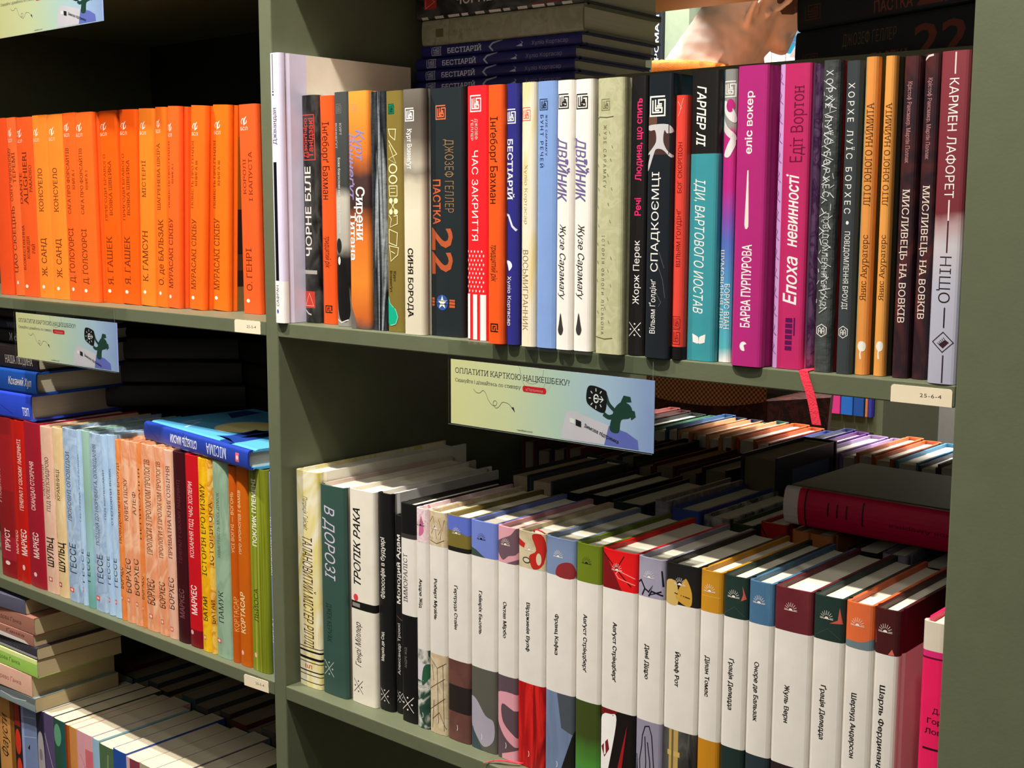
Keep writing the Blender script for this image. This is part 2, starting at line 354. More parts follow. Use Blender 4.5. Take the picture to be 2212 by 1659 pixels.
def book(w, h, d, base, ops=(), hard=True, rough=.42, round_=.0012, front=None, back=None, side=None, pages=PAPER, ribbon=None, name='book', simple=False, kind='paper'):
    """Builds a book at the origin; returns its root Empty with its parts as children."""
    root = empty(name)
    m = mat(base, rough, kind); sidem = mat(side, rough, kind) if side else m
    r = min(.0028 if hard else .0009, w*.3); t = min(.0026, w*.15) if hard else .0005
    bulge = round_ if hard else .0003
    def ys(x):
        x = min(max(x, 0), w); q = abs(2*x/w-1); y = bulge*q*q; e = min(x, w-x)
        if e < r: y += r-math.sqrt(max(0, r*r-(r-e)**2))
        return y
    yj = r+bulge+(.0022 if hard else .0006)
    xs = [0, r*.15, r*.5, r]+[w*k/8 for k in range(1, 8) if r*1.2 < w*k/8 < w-r*1.2]+[w-r, w-r*.5, w-r*.15, w]
    mb = MB()
    outer = [(0, yj)]+[(x, ys(x)) for x in xs]+[(w, yj)]
    inner = [(t, yj)]+[(min(max(x, t), w-t), ys(x)+t*.8) for x in xs]+[(w-t, yj)]
    par = [0]+[x/w for x in xs]+[1]
    full = [q for q in ops if q[0] == 'R' and q[1] <= 0 and q[2] >= 1]; ops = [q for q in ops if q not in full]
    sheet(mb, outer, inner, par, h, [(0, 1, -1, 2, m)]+[(max(0, q[3]), min(1, q[4]), -1, 2, mat(q[5], rough, kind)) for q in full])
    drape(mb, printing(ops, w, h), w, ys, xs[1:-1], rough)
    mb.build('spine', root)
    # boards with a joint groove next to the spine
    yb = yj
    for sgn, nm, zz in ((1, 'front_cover', front), (-1, 'back_cover', back)):
        mb = MB(); g = .0011 if hard else .0002
        pr = [(0, yb), (g, yb+.0022), (g, yb+.0034), (0, yb+.0062), (0, d)] if hard else [(0, yb), (0, d)]
        X = lambda a: w-a if sgn > 0 else a
        fr = lambda y: (y-yb)/(d-yb)
        zl = [(0, 1, -1, 2, sidem)]+[(a, b, c, e, mat(mm, rough, kind)) for a, b, c, e, mm in (zz or ())]
        ybr = sorted(set([p[1] for p in pr]+[yb+(d-yb)*q for z in zl for q in z[2:4] if 0 < q < 1]))
        def xo(y):
            for (a0, y0), (a1, y1) in zip(pr, pr[1:]):
                if y0-1e-9 <= y <= y1+1e-9: return a0+(a1-a0)*(y-y0)/(y1-y0)
            return 0
        outer = [(X(xo(y)), y) for y in ybr]; inner = [(X(max(t, xo(y)+t*.6)), y) for y in ybr]; par = [fr(y) for y in ybr]
        if sgn < 0: outer, inner, par = outer[::-1], inner[::-1], par[::-1]
        sheet(mb, outer, inner, par, h, zl)
        mb.build(nm, root)
    pm = mat(pages, .85); mb = MB()
    sq = .0038 if hard else .0003; y0 = ys(w/2)+t+.0004; y1 = d-(.0035 if hard else .0004)
    xa, xb = t+.0001, w-t-.0001
    curve = .0022 if hard and w > .012 else 0
    top = [(xa, y0+r), (xa+(xb-xa)*.2, y0), (xb-(xb-xa)*.2, y0), (xb, y0+r), (xb, y1)]+([(xa+(xb-xa)*(1-k/6), y1-curve*math.sin(math.pi*k/6)) for k in range(1, 6)] if curve else [])+[(xa, y1)]
    mb.prism(top, sq, h-sq, pm); mb.build('page_block', root)
    if hard and not simple:
        mb = MB(); hb = mat('#e9e2d0', .7)
        mb.prism([(xa+.0008, y0-.0002), (xb-.0008, y0-.0002), (xb-.0008, y0+.0016), (xa+.0008, y0+.0016)], h-sq-.0005, h-sq+.0012, hb); mb.build('headband', root)
    if ribbon:
        mb = MB(); rm = mat(ribbon, .5, 'cloth'); ln = ribbon if isinstance(ribbon, str) else ribbon
    return root
def set_m(root, M): root.matrix_world = M
def stand(root, x, y, z, rz=0, lean=0, w=0):
    root.matrix_world = Matrix.Translation((x, y, z)) @ Matrix.Rotation(rz, 4, 'Z') @ Matrix.Translation((w, 0, 0)) @ Matrix.Rotation(lean, 4, 'Y') @ Matrix.Translation((-w, 0, 0))
def lie(root, x, y, z, rz=0, flip=False, up=False):
    """Lying with the spine to -y. Normal: head of the book to the left, given point = right front bottom corner. flip: head to the right, given point = left front top corner."""
    root.matrix_world = Matrix.Translation((x, y, z)) @ Matrix.Rotation(rz, 4, 'Z') @ Matrix.Rotation(math.radians(90 if flip else -90), 4, 'Y')
def copy_book(src):
    r = src.copy(); COL.objects.link(r)
    for c in src.children:
        k = c.copy(); COL.objects.link(k); k.parent = r
    return r
# ------------------------------------------------------------------ the bookcase
Z1, Z2, Z3, Z0 = 0.0, -.3614, -.724, .3700; TH = .0140; DEPTH = .615
XR = .655
case = empty('bookcase', (0, 0, -1.2)); tag(case, 'tall sage green open bookcase filled with books on both of its sides', 'bookcase')
def shelf(x0, x1, z):
    mb = MB(); mb.box((x0, 0, z-TH+1.2), (x1, DEPTH, z+1.2), SHELF); o = mb.build('shelf_board', case); bevel(o, .0009)
for z in (Z0, Z1, Z2, Z3, -1.09):
    shelf(-.0025, XR, z); shelf(-.80, -.0205, z)
for x0, x1 in ((-.0205, -.0025), (-.818, -.80), (XR, XR+.28)):
    mb = MB(); mb.box((x0, 0, 0), (x1, DEPTH, 1.9), SHELF); o = mb.build('upright', case); bevel(o, .0012)
BLK = mat('#20211d', .6, 'paint')
mb = MB(); mb.box((-.80, .40, Z1+1.2), (-.0205, .408, Z0-TH+1.2), BLK); mb.build('back_panel', case)
mb = MB(); mb.box((-.80, .40, Z2+1.2), (-.0205, .408, Z1-TH+1.2), BLK); mb.build('back_panel', case)
mb = MB(); mb.box((-.80, .40, Z3+1.2), (-.0205, .408, Z2-TH+1.2), BLK); mb.build('back_panel', case)
mb = MB(); mb.box((-.0025, .168, Z1+1.2), (XR, .174, Z1+1.2+.2258), mat('#5a583c', .5, 'paint')); mb.build('divider_rail', case)
# ------------------------------------------------------------------ front rows
ROWS = [
 ('U1', -0.002, 0.0152, -0.004, 0.2491, 0.0006, 0.169, '#dcd5ea', [('R', 0, 1, -0.01, 0.158, '#f0ece8'), ('R', 0.24, 0.55, 0.16, 0.602, '#0c0c0f'), ('L', [(0.35, 0.997), (0.35, 0.865)], 1.0, '#15151a'), ('O', 0.28, 0.42, 0.856, 0.863, '#15151a'), ('O', 0.28, 0.42, 0.845, 0.852, '#15151a'), ('T', 'Джвандан', 'u', 0.25, 0.6, 0.667, 0.802, '#44424c', 's'), ('T', 'САФРАН', 'u', 0.25, 0.5, 0.064, 0.142, '#3a3a44'), ('O', 0.28, 0.45, 0.036, 0.052, '#3a44a0')], 'tall lavender and black hardcover with white foot, beside the middle upright', {'front': [(0, 1, 0.16, 1, '#dcd5ea'), (0.35, 1, 0.16, 1, '#e9dfc9'), (0, 0.35, 0.16, 0.6, '#0c0c0f')]}),
 ('U2', 0.0135, 0.021, 0.0198, 0.2115, -0.0007, 0.138, ('N', ['#101010', '#2b2a28', '#4b4a46', '#181716'], 60, (1, 1, 0.5), 0.35), [('L', [(0.1, 0.915), (0.86, 0.915), (0.9, 0.72), (0.16, 0.72), (0.1, 0.915)], 0.9, '#d8483c'), ('T', "Дзюн'ічіро", 'u', 0.18, 0.42, 0.73, 0.902, '#d8483c', 'b'), ('T', 'Танідзакі', 'u', 0.5, 0.8, 0.73, 0.902, '#d8483c', 'b'), ('T', 'ЧОРНЕ БІЛЕ', 'u', 0.2, 0.6, 0.297, 0.691, '#f2eee6', 'b'), ('R', 0.02, 0.75, 0.065, 0.14, '#d8402e'), ('L', [(0.1, 0.075), (0.38, 0.132), (0.66, 0.075), (0.1, 0.075)], 0.8, '#f0b0a0'), ('L', [(0.0, 0.059), (0.3, 0.039), (0.5, 0.035)], 1.4, '#cfcac0'), ('R', 0, 0.9, 0.217, 0.234, '#b8b4aa')], 'black camouflage-patterned book with white capitals and a red box on its spine', {'front': [(0, 1, 0, 1, ('N', ['#0c0c0c', '#d8d2c8', '#0c0c0c', '#2a2826'], 70, (1, 1, 1), 0.5))]}),
 ('U3', 0.038, 0.0195, 0.0207, 0.2098, 0.001, 0.138, '#e8521a', [('T', 'Інґеборґ Бахман', 'd', 0.22, 0.72, 0.551, 0.887, '#2a1008'), ('T', 'тридцятий рік', 'd', 0.3, 0.7, 0.249, 0.389, '#4a1a0c', 'i'), ('E', 'ji', 0.25, 0.75, 0.049, 0.083, '#2a1008')], 'orange book with thin dark lettering, left of the grey photo spine', {}),
 ('U4', 0.0663, 0.0183, 0.0135, 0.2111, 0.0013, 0.138, ('G', [(0, '#8d8a84'), (0.12, '#77746e'), (0.17, '#0f0f0f'), (0.3, '#1a1918'), (0.35, '#a8a498'), (0.55, '#bdb8a8'), (0.6, '#3c3e3c'), (1, '#474a48')]), [('T', 'КУРТ', 'd', 0.45, 0.6, 0.819, 0.87, '#b9b6ae', 's'), ('T', 'ВОННЕҐУТ', 'd', 0.12, 0.27, 0.763, 0.87, '#b9b6ae', 's'), ('T', 'Боже благослови вас, містере Роузвотере', 'd', 0.3, 0.48, 0.404, 0.724, '#dcd8cc', 's'), ('O', 0.1, 0.5, 0.316, 0.381, '#222120'), ('C', [(0.1, 0.227), (0.3, 0.262), (0.5, 0.282), (0.8, 0.247), (0.95, 0.128), (0.9, 0.03), (0.3, 0.03), (0.1, 0.128)], '#141312'), ('O', 0.2, 0.4, 0.266, 0.302, '#dcd6c8'), ('L', [(0.05, 0.03), (0.4, 0.016), (0.9, 0.03)], 1, '#d8d4ca'), ('E', 'maze', 0.2, 0.6, 0.911, 0.949, '#6a6c68')], 'grey book with a black-and-white photograph of a dark figure on its spine', {}),
 ('U5', 0.093, 0.026, 0.0062, 0.2097, -0.0005, 0.138, ('G', [(0, '#5a4a42'), (0.05, '#c8642a'), (0.2, '#e8862e'), (0.4, '#d8702a'), (0.52, '#3a2a26'), (0.64, '#4a3230'), (0.75, '#e0762a'), (1, '#f59a3a')]), [('E', 'maze', 0.2, 0.5, 0.913, 0.948, '#f0945c'), ('T', 'Курт', 'd', 0.42, 0.82, 0.709, 0.841, '#8f84b4', 'bi'), ('T', 'Воннеґут', 'd', 0.04, 0.36, 0.548, 0.828, '#8f84b4', 'bi'), ('T', 'Сирени', 'd', 0.42, 0.82, 0.376, 0.603, '#f2eee6', 'bs'), ('T', 'Титана', 'd', 0.1, 0.38, 0.289, 0.494, '#f2eee6', 'bs'), ('P', [(0, 0.118), (0.3, 0.041), (0.35, 0.0), (0, 0.0)], '#6a625e')], 'thick orange and dark book with white and violet slanted lettering', {}),
 ('U6', 0.1193, 0.0191, 0.0085, 0.2081, -0.0014, 0.138, ('N', ['#0d0e10', '#3a3e42', '#14161a', '#9aa0a4', '#1a1c20'], 45, (3, 1, 0.12), 0.3), [], 'black book in wrinkled glossy plastic wrapping, left of the olive book', {'rough': 0.12}),  # pale streaks in the noise colours imitate reflections on the wrapping
 ('U7', 0.1387, 0.0208, 0.0089, 0.2076, -0.0004, 0.138, '#7b6a30', [('R', 0.2, 0.55, 0.906, 0.946, '#0d7a58'), ('E', 'maze', 0.2, 0.55, 0.906, 0.946, '#0a3a2a'), ('L', [(0.2, 0.845), (0.65, 0.843), (0.6, 0.799), (0.3, 0.818), (0.2, 0.845)], 0.7, '#efe4b0'), ('L', [(0.2, 0.799), (0.7, 0.741), (0.2, 0.722), (0.65, 0.703), (0.25, 0.78)], 0.7, '#efe4b0'), ('O', 0.2, 0.72, 0.661, 0.703, '#efe4b0'), ('O', 0.26, 0.66, 0.667, 0.697, '#7b6a30'), ('O', 0.2, 0.72, 0.619, 0.657, '#efe4b0'), ('O', 0.26, 0.66, 0.625, 0.651, '#7b6a30'), ('L', [(0.22, 0.611), (0.7, 0.611), (0.7, 0.569), (0.25, 0.569), (0.22, 0.611)], 0.7, '#efe4b0'), ('L', [(0.3, 0.6), (0.6, 0.6)], 0.6, '#efe4b0'), ('L', [(0.3, 0.584), (0.6, 0.584)], 0.6, '#efe4b0'), ('O', 0.2, 0.44, 0.538, 0.561, '#efe4b0'), ('O', 0.5, 0.74, 0.538, 0.561, '#efe4b0'), ('L', [(0.3, 0.546), (0.6, 0.508)], 0.7, '#efe4b0'), ('L', [(0.6, 0.546), (0.3, 0.508)], 0.7, '#efe4b0'), ('O', 0.2, 0.44, 0.492, 0.515, '#efe4b0'), ('O', 0.5, 0.74, 0.492, 0.515, '#efe4b0'), ('L', [(0.2, 0.489), (0.35, 0.473), (0.25, 0.439), (0.7, 0.454), (0.7, 0.489), (0.5, 0.485)], 0.7, '#efe4b0'), ('L', [(0.2, 0.431), (0.7, 0.416), (0.65, 0.362), (0.2, 0.374), (0.2, 0.431)], 0.7, '#efe4b0'), ('L', [(0.2, 0.362), (0.75, 0.354), (0.7, 0.324), (0.3, 0.297), (0.2, 0.362)], 0.7, '#efe4b0'), ('L', [(0.3, 0.339), (0.55, 0.33)], 0.7, '#efe4b0'), ('T', 'Курт', 'd', 0.45, 0.6, 0.213, 0.257, '#2f2812', 's'), ('T', 'Воннеґут', 'd', 0.22, 0.37, 0.167, 0.257, '#2f2812', 's'), ('C', [(0.12, 0.148), (0.2, 0.119), (0.55, 0.094), (0.68, 0.063), (0.55, 0.033), (0.2, 0.025), (0.02, 0.052), (0.02, 0.109)], '#12a884'), ('L', [(0.12, 0.148), (0.2, 0.119), (0.55, 0.094), (0.68, 0.063), (0.55, 0.033), (0.2, 0.025)], 0.4, '#bfe8d0')], 'olive book with a chain of cream line drawings and a green teardrop', {}),
 ('U8', 0.1668, 0.0241, 0.0018, 0.2069, 0.0005, 0.138, ('G', [(0, '#d6cdb4'), (0.5, '#dcd4ba'), (0.62, '#c9bfa6'), (0.66, '#8f8676'), (0.7, '#b5ac98'), (0.8, '#6b6256'), (0.92, '#5c544a'), (1, '#6e675c')]), [('E', 'maze', 0.16, 0.6, 0.872, 0.923, '#f2eee6'), ('T', 'Курт Воннеґут', 'd', 0.28, 0.5, 0.679, 0.842, '#f4efe2', 'bs'), ('T', 'СИНЯ БОРОДА', 'd', 0.26, 0.52, 0.07, 0.357, '#15120e', 'bs')], 'cream hardcover whose spine fades upward into smoky brown', {}),
 ('U9', 0.1912, 0.0384, 0.0092, 0.2066, -0.0005, 0.138, '#20272a', [('E', 'maze', 0.22, 0.52, 0.876, 0.93, '#d86a42'), ('T', 'ДЖОЗЕФ ГЕЛЛЕР', 'd', 0.5, 0.76, 0.504, 0.796, '#98744e', 't'), ('T', 'ПАСТКА', 'd', 0.13, 0.36, 0.456, 0.637, '#c45c34', 'b'), ('T', '22', 'd', 0.1, 0.74, 0.254, 0.443, '#b0542f', 'b'), ('O', 0.22, 0.58, 0.106, 0.17, '#2e5298'), ('E', 'star', 0.24, 0.56, 0.109, 0.167, '#ece4d0'), ('R', 0.08, 0.16, 0.122, 0.157, '#c45c34'), ('R', 0.62, 0.78, 0.119, 0.152, '#c45c34'), ('L', [(0.05, 0.146), (0.8, 0.143)], 0.6, '#20272a'), ('L', [(0.05, 0.133), (0.8, 0.13)], 0.6, '#20272a')], 'thick black hardcover with rust-coloured numerals and a blue star roundel, in the front row', {}),
 ('U10', 0.2394, 0.0225, 0.0037, 0.2054, -0.0001, 0.138, '#ee2128', [('E', 'maze', 0.2, 0.72, 0.9, 0.962, '#f2eee6'), ('T', 'ДЖОЗЕФ', 'd', 0.45, 0.58, 0.793, 0.873, '#f6c8c0'), ('T', 'ГЕЛЛЕР', 'd', 0.24, 0.37, 0.789, 0.868, '#f6c8c0'), ('T', 'ЧАС ЗАКРИТТЯ', 'd', 0.3, 0.6, 0.397, 0.75, '#f2eee6'), ('E', 'star', 0.04, 0.13, 0.347, 0.361, '#f2eee6'), ('E', 'star', 0.21, 0.3, 0.347, 0.361, '#f2eee6'), ('E', 'star', 0.38000000000000006, 0.47000000000000003, 0.347, 0.361, '#f2eee6'), ('E', 'star', 0.5499999999999999, 0.64, 0.347, 0.361, '#f2eee6'), ('E', 'star', 0.72, 0.81, 0.347, 0.361, '#f2eee6'), ('E', 'star', 0.125, 0.21500000000000002, 0.329, 0.344, '#f2eee6'), ('E', 'star', 0.29500000000000004, 0.385, 0.329, 0.344, '#f2eee6'), ('E', 'star', 0.465, 0.555, 0.329, 0.344, '#f2eee6'), ('E', 'star', 0.6349999999999999, 0.725, 0.329, 0.344, '#f2eee6'), ('E', 'star', 0.8049999999999999, 0.895, 0.329, 0.344, '#f2eee6'), ('E', 'star', 0.04, 0.13, 0.312, 0.326, '#f2eee6'), ('E', 'star', 0.21, 0.3, 0.312, 0.326, '#f2eee6'), ('E', 'star', 0.38000000000000006, 0.47000000000000003, 0.312, 0.326, '#f2eee6'), ('E', 'star', 0.5499999999999999, 0.64, 0.312, 0.326, '#f2eee6'), ('E', 'star', 0.72, 0.81, 0.312, 0.326, '#f2eee6'), ('E', 'star', 0.125, 0.21500000000000002, 0.294, 0.309, '#f2eee6'), ('E', 'star', 0.29500000000000004, 0.385, 0.294, 0.309, '#f2eee6'), ('E', 'star', 0.465, 0.555, 0.294, 0.309, '#f2eee6'), ('E', 'star', 0.6349999999999999, 0.725, 0.294, 0.309, '#f2eee6'), ('E', 'star', 0.8049999999999999, 0.895, 0.294, 0.309, '#f2eee6'), ('E', 'star', 0.04, 0.13, 0.277, 0.291, '#f2eee6'), ('E', 'star', 0.21, 0.3, 0.277, 0.291, '#f2eee6'), ('E', 'star', 0.38000000000000006, 0.47000000000000003, 0.277, 0.291, '#f2eee6'), ('E', 'star', 0.5499999999999999, 0.64, 0.277, 0.291, '#f2eee6'), ('E', 'star', 0.72, 0.81, 0.277, 0.291, '#f2eee6'), ('E', 'star', 0.125, 0.21500000000000002, 0.26, 0.274, '#f2eee6'), ('E', 'star', 0.29500000000000004, 0.385, 0.26, 0.274, '#f2eee6'), ('E', 'star', 0.465, 0.555, 0.26, 0.274, '#f2eee6'), ('E', 'star', 0.6349999999999999, 0.725, 0.26, 0.274, '#f2eee6'), ('E', 'star', 0.8049999999999999, 0.895, 0.26, 0.274, '#f2eee6'), ('E', 'star', 0.04, 0.13, 0.242, 0.257, '#f2eee6'), ('E', 'star', 0.21, 0.3, 0.242, 0.257, '#f2eee6'), ('E', 'star', 0.38000000000000006, 0.47000000000000003, 0.242, 0.257, '#f2eee6'), ('E', 'star', 0.5499999999999999, 0.64, 0.242, 0.257, '#f2eee6'), ('E', 'star', 0.72, 0.81, 0.242, 0.257, '#f2eee6'), ('E', 'star', 0.125, 0.21500000000000002, 0.225, 0.239, '#f2eee6'), ('E', 'star', 0.29500000000000004, 0.385, 0.225, 0.239, '#f2eee6'), ('E', 'star', 0.465, 0.555, 0.225, 0.239, '#f2eee6'), ('E', 'star', 0.6349999999999999, 0.725, 0.225, 0.239, '#f2eee6'), ('E', 'star', 0.8049999999999999, 0.895, 0.225, 0.239, '#f2eee6'), ('E', 'star', 0.04, 0.13, 0.207, 0.222, '#f2eee6'), ('E', 'star', 0.21, 0.3, 0.207, 0.222, '#f2eee6'), ('E', 'star', 0.38000000000000006, 0.47000000000000003, 0.207, 0.222, '#f2eee6'), ('E', 'star', 0.5499999999999999, 0.64, 0.207, 0.222, '#f2eee6'), ('E', 'star', 0.72, 0.81, 0.207, 0.222, '#f2eee6'), ('E', 'star', 0.125, 0.21500000000000002, 0.19, 0.204, '#f2eee6'), ('E', 'star', 0.29500000000000004, 0.385, 0.19, 0.204, '#f2eee6'), ('E', 'star', 0.465, 0.555, 0.19, 0.204, '#f2eee6'), ('E', 'star', 0.6349999999999999, 0.725, 0.19, 0.204, '#f2eee6'), ('E', 'star', 0.8049999999999999, 0.895, 0.19, 0.204, '#f2eee6'), ('R', 0.04, 0.2, 0.004, 0.185, '#f2eee6'), ('R', 0.36, 0.56, 0.002, 0.183, '#f2eee6'), ('R', 0.7, 0.95, 0.0, 0.183, '#f2eee6')], 'red book with white stars and vertical white stripes at its foot', {}),
 ('U11', 0.2725, 0.0162, -0.0078, 0.2035, 0.0001, 0.138, '#e8561c', [('T', 'Інґеборґ Бахман', 'd', 0.22, 0.72, 0.547, 0.879, '#2a1008'), ('T', 'тридцятий рік', 'd', 0.3, 0.7, 0.244, 0.387, '#4a1a0c', 'i'), ('E', 'ji', 0.25, 0.75, 0.046, 0.08, '#2a1008')], 'orange book with thin dark lettering, right of the red starry book', {}),
 ('U12', 0.289, 0.0126, -0.0043, 0.2038, -0.0011, 0.138, '#2b2b7c', [('E', 'maze', 0.05, 0.8, 0.85, 0.903, '#f2eee6'), ('T', 'БЕСТІАРІЙ', 'd', 0.18, 0.62, 0.561, 0.791, '#f2eee6', 'bs'), ('L', [(0.05, 0.506), (0.3, 0.501), (0.6, 0.46), (0.9, 0.444)], 1.8, '#d8d8ea'), ('C', [(0.1, 0.327), (0.45, 0.324), (0.6, 0.306), (0.35, 0.288), (0.25, 0.306)], '#e4e4f2'), ('T', 'Хуліо Кортасар', 'd', 0.2, 0.52, 0.074, 0.267, '#f2eee6')], 'navy book with white lettering standing in the front row', {}),
 ('U13', 0.3064, 0.0142, -0.0065, 0.2035, -0.0006, 0.138, ('N', ['#e6d9bd', '#eadfc6', '#e8cf90', '#e2d5bb'], 40, (2, 1, 0.25), 0.4), [('E', 'mazeo', 0.1, 0.7, 0.857, 0.906, '#e0573c'), ('T', 'Хуліо Кортасар', 'd', 0.3, 0.55, 0.47, 0.694, '#b99f70', 't'), ('T', 'ВОСЬМИГРАННИК', 'd', 0.2, 0.6, 0.063, 0.371, '#96784c', 't')], 'slim cream book with thin tan lettering and a red square emblem', {}),
 ('U14', 0.3209, 0.0191, -0.0051, 0.2034, -0.0004, 0.138, '#7f9dd2', [('E', 'maze', 0.18, 0.6, 0.894, 0.934, '#22304a'), ('T', 'БУНТ РЕЧЕЙ', 'd', 0.22, 0.4, 0.683, 0.877, '#22304a', 'w1.4'), ('T', 'ЖУЗЕ САРАМАГУ', 'd', 0.5, 0.6, 0.727, 0.877, '#22304a', 'w1.2')], 'plain light blue book with small dark lettering near its top', {}),
 ('U15', 0.3409, 0.0158, -0.0056, 0.2029, -0.0007, 0.138, '#efe9df', [('E', 'maze', 0.12, 0.75, 0.896, 0.949, '#15130f'), ('T', 'ДВІЙНИК', 'd', 0.12, 0.68, 0.555, 0.793, '#6d5f92', 'bi'), ('O', 0.68, 0.78, 0.69, 0.712, '#6d5f92'), ('L', [(0.7, 0.675), (0.78, 0.666), (0.7, 0.658)], 1.2, '#6d5f92'), ('T', 'Жузе Сарамаґу', 'd', 0.3, 0.66, 0.19, 0.473, '#1a1712', 'i'), ('C', [(0.38, 0.139), (0.5, 0.096), (0.55, 0.075), (0.45, 0.057), (0.3, 0.058), (0.22, 0.075), (0.28, 0.099)], '#3a3634')], 'white book with slanted violet capitals, left of its twin', {}),
 ('U16', 0.357, 0.0169, -0.0042, 0.2027, -0.0005, 0.138, '#efe9df', [('E', 'maze', 0.12, 0.75, 0.893, 0.946, '#15130f'), ('T', 'ДВІЙНИК', 'd', 0.12, 0.68, 0.555, 0.791, '#6d5f92', 'bi'), ('O', 0.68, 0.78, 0.689, 0.711, '#6d5f92'), ('L', [(0.7, 0.674), (0.78, 0.666), (0.7, 0.657)], 1.2, '#6d5f92'), ('T', 'Жузе Сарамаґу', 'd', 0.3, 0.66, 0.194, 0.474, '#1a1712', 'i'), ('C', [(0.38, 0.143), (0.5, 0.1), (0.55, 0.08), (0.45, 0.061), (0.3, 0.063), (0.22, 0.08), (0.28, 0.104)], '#3a3634')], 'white book with slanted violet capitals, beside the sage hardcover', {}),
 ('U17', 0.3795, 0.0244, -0.0061, 0.2019, 0.0004, 0.138, ('N', ['#b9b78f', '#b3b189', '#c0be98', '#b5b48c'], 90, (1, 1, 1), 0.5), [('E', 'mazeo', 0.18, 0.5, 0.885, 0.925, '#6a6a48'), ('L', [(0.05, 0.856), (0.12, 0.863), (0.4, 0.86), (0.65, 0.863)], 0.5, '#55553c'), ('T', 'ЖУЗЕ САРАМАҐУ', 'd', 0.28, 0.4, 0.609, 0.833, '#5c5c42', 'w1.6t'), ('T', 'ІСТОРІЯ ОБЛОГИ ЛІСАБОНА', 'd', 0.26, 0.37, 0.072, 0.436, '#5c5c42', 'w1.6t'), ('L', [(0.03, 0.062), (0.4, 0.055), (0.7, 0.06)], 0.5, '#55553c'), ('L', [(0.1, 0.805), (0.13, 0.795)], 0.45, '#55553c'), ('L', [(0.5, 0.81), (0.53, 0.8)], 0.45, '#55553c'), ('L', [(0.6, 0.76), (0.63, 0.75)], 0.45, '#55553c'), ('L', [(0.08, 0.693), (0.11, 0.683)], 0.45, '#55553c'), ('L', [(0.55, 0.713), (0.5800000000000001, 0.703)], 0.45, '#55553c'), ('L', [(0.1, 0.609), (0.13, 0.599)], 0.45, '#55553c'), ('L', [(0.45, 0.659), (0.48, 0.649)], 0.45, '#55553c'), ('L', [(0.6, 0.609), (0.63, 0.599)], 0.45, '#55553c'), ('L', [(0.08, 0.543), (0.11, 0.533)], 0.45, '#55553c'), ('L', [(0.48, 0.554), (0.51, 0.544)], 0.45, '#55553c'), ('L', [(0.12, 0.476), (0.15, 0.466)], 0.45, '#55553c'), ('L', [(0.55, 0.492), (0.5800000000000001, 0.482)], 0.45, '#55553c'), ('L', [(0.08, 0.409), (0.11, 0.399)], 0.45, '#55553c'), ('L', [(0.5, 0.417), (0.53, 0.407)], 0.45, '#55553c'), ('L', [(0.6, 0.359), (0.63, 0.349)], 0.45, '#55553c'), ('L', [(0.1, 0.342), (0.13, 0.332)], 0.45, '#55553c'), ('L', [(0.5, 0.312), (0.53, 0.302)], 0.45, '#55553c'), ('L', [(0.08, 0.275), (0.11, 0.265)], 0.45, '#55553c'), ('L', [(0.6, 0.259), (0.63, 0.249)], 0.45, '#55553c'), ('L', [(0.5, 0.209), (0.53, 0.199)], 0.45, '#55553c'), ('L', [(0.12, 0.159), (0.15, 0.149)], 0.45, '#55553c'), ('L', [(0.55, 0.125), (0.5800000000000001, 0.115)], 0.45, '#55553c'), ('L', [(0.4, 0.175), (0.43000000000000005, 0.165)], 0.45, '#55553c')], 'sage green speckled hardcover standing upright in the front row', {}),
 ('U18', 0.4049, 0.0149, 0.0002, 0.2024, 0.0003, 0.138, '#1b1919', [('T', 'Людина, що спить', 'u', 0.4, 0.75, 0.631, 0.921, '#ee2e6e', 'b'), ('T', 'Речі', 'u', 0.4, 0.75, 0.507, 0.57, '#ee2e6e', 'b'), ('T', 'Жорж Перек', 'u', 0.35, 0.72, 0.187, 0.418, '#f2eee6'), ('E', 'xx', 0.15, 0.85, 0.066, 0.124, '#f2eee6')], 'black book with pink and white lettering read upward', {}),
 ('U19', 0.4232, 0.0213, -0.0041, 0.2021, -0.0001, 0.142, '#20252a', [('R', 0.05, 0.42, 0.825, 0.857, '#6a4a3c'), ('R', 0.02, 0.9, 0.721, 0.825, '#4a3630'), ('C', [(0, 0.815), (0.15, 0.825), (0.85, 0.825), (1, 0.799), (0.82, 0.794), (0.72, 0.805), (0.68, 0.769), (0.8, 0.74), (1, 0.718), (0.95, 0.711), (0.75, 0.731), (0.6, 0.74), (0.4, 0.74), (0.3, 0.721), (0.1, 0.669), (0.02, 0.675), (0.15, 0.721), (0.02, 0.721), (0.25, 0.745), (0.4, 0.769), (0.35, 0.805), (0.15, 0.805)], '#c9c5c6'), ('E', 'maze', 0.1, 0.72, 0.854, 0.922, '#f2eee6'), ('T', 'СПАДКОЄМЦІ', 'u', 0.25, 0.55, 0.31, 0.661, '#f2eee6'), ('T', 'Вільям Ґолдінґ', 'u', 0.25, 0.48, 0.088, 0.281, '#f2eee6'), ('L', [(0.5, 0.347), (0.75, 0.282), (0.85, 0.218)], 0.6, '#4a4e52'), ('L', [(0.6, 0.38), (0.8, 0.323)], 0.6, '#4a4e52'), ('L', [(0.4, 0.25), (0.7, 0.201), (0.6, 0.185)], 0.6, '#4a4e52')], 'black glossy hardcover with a silver bone-like shape on its spine', {'rough': 0.25}),
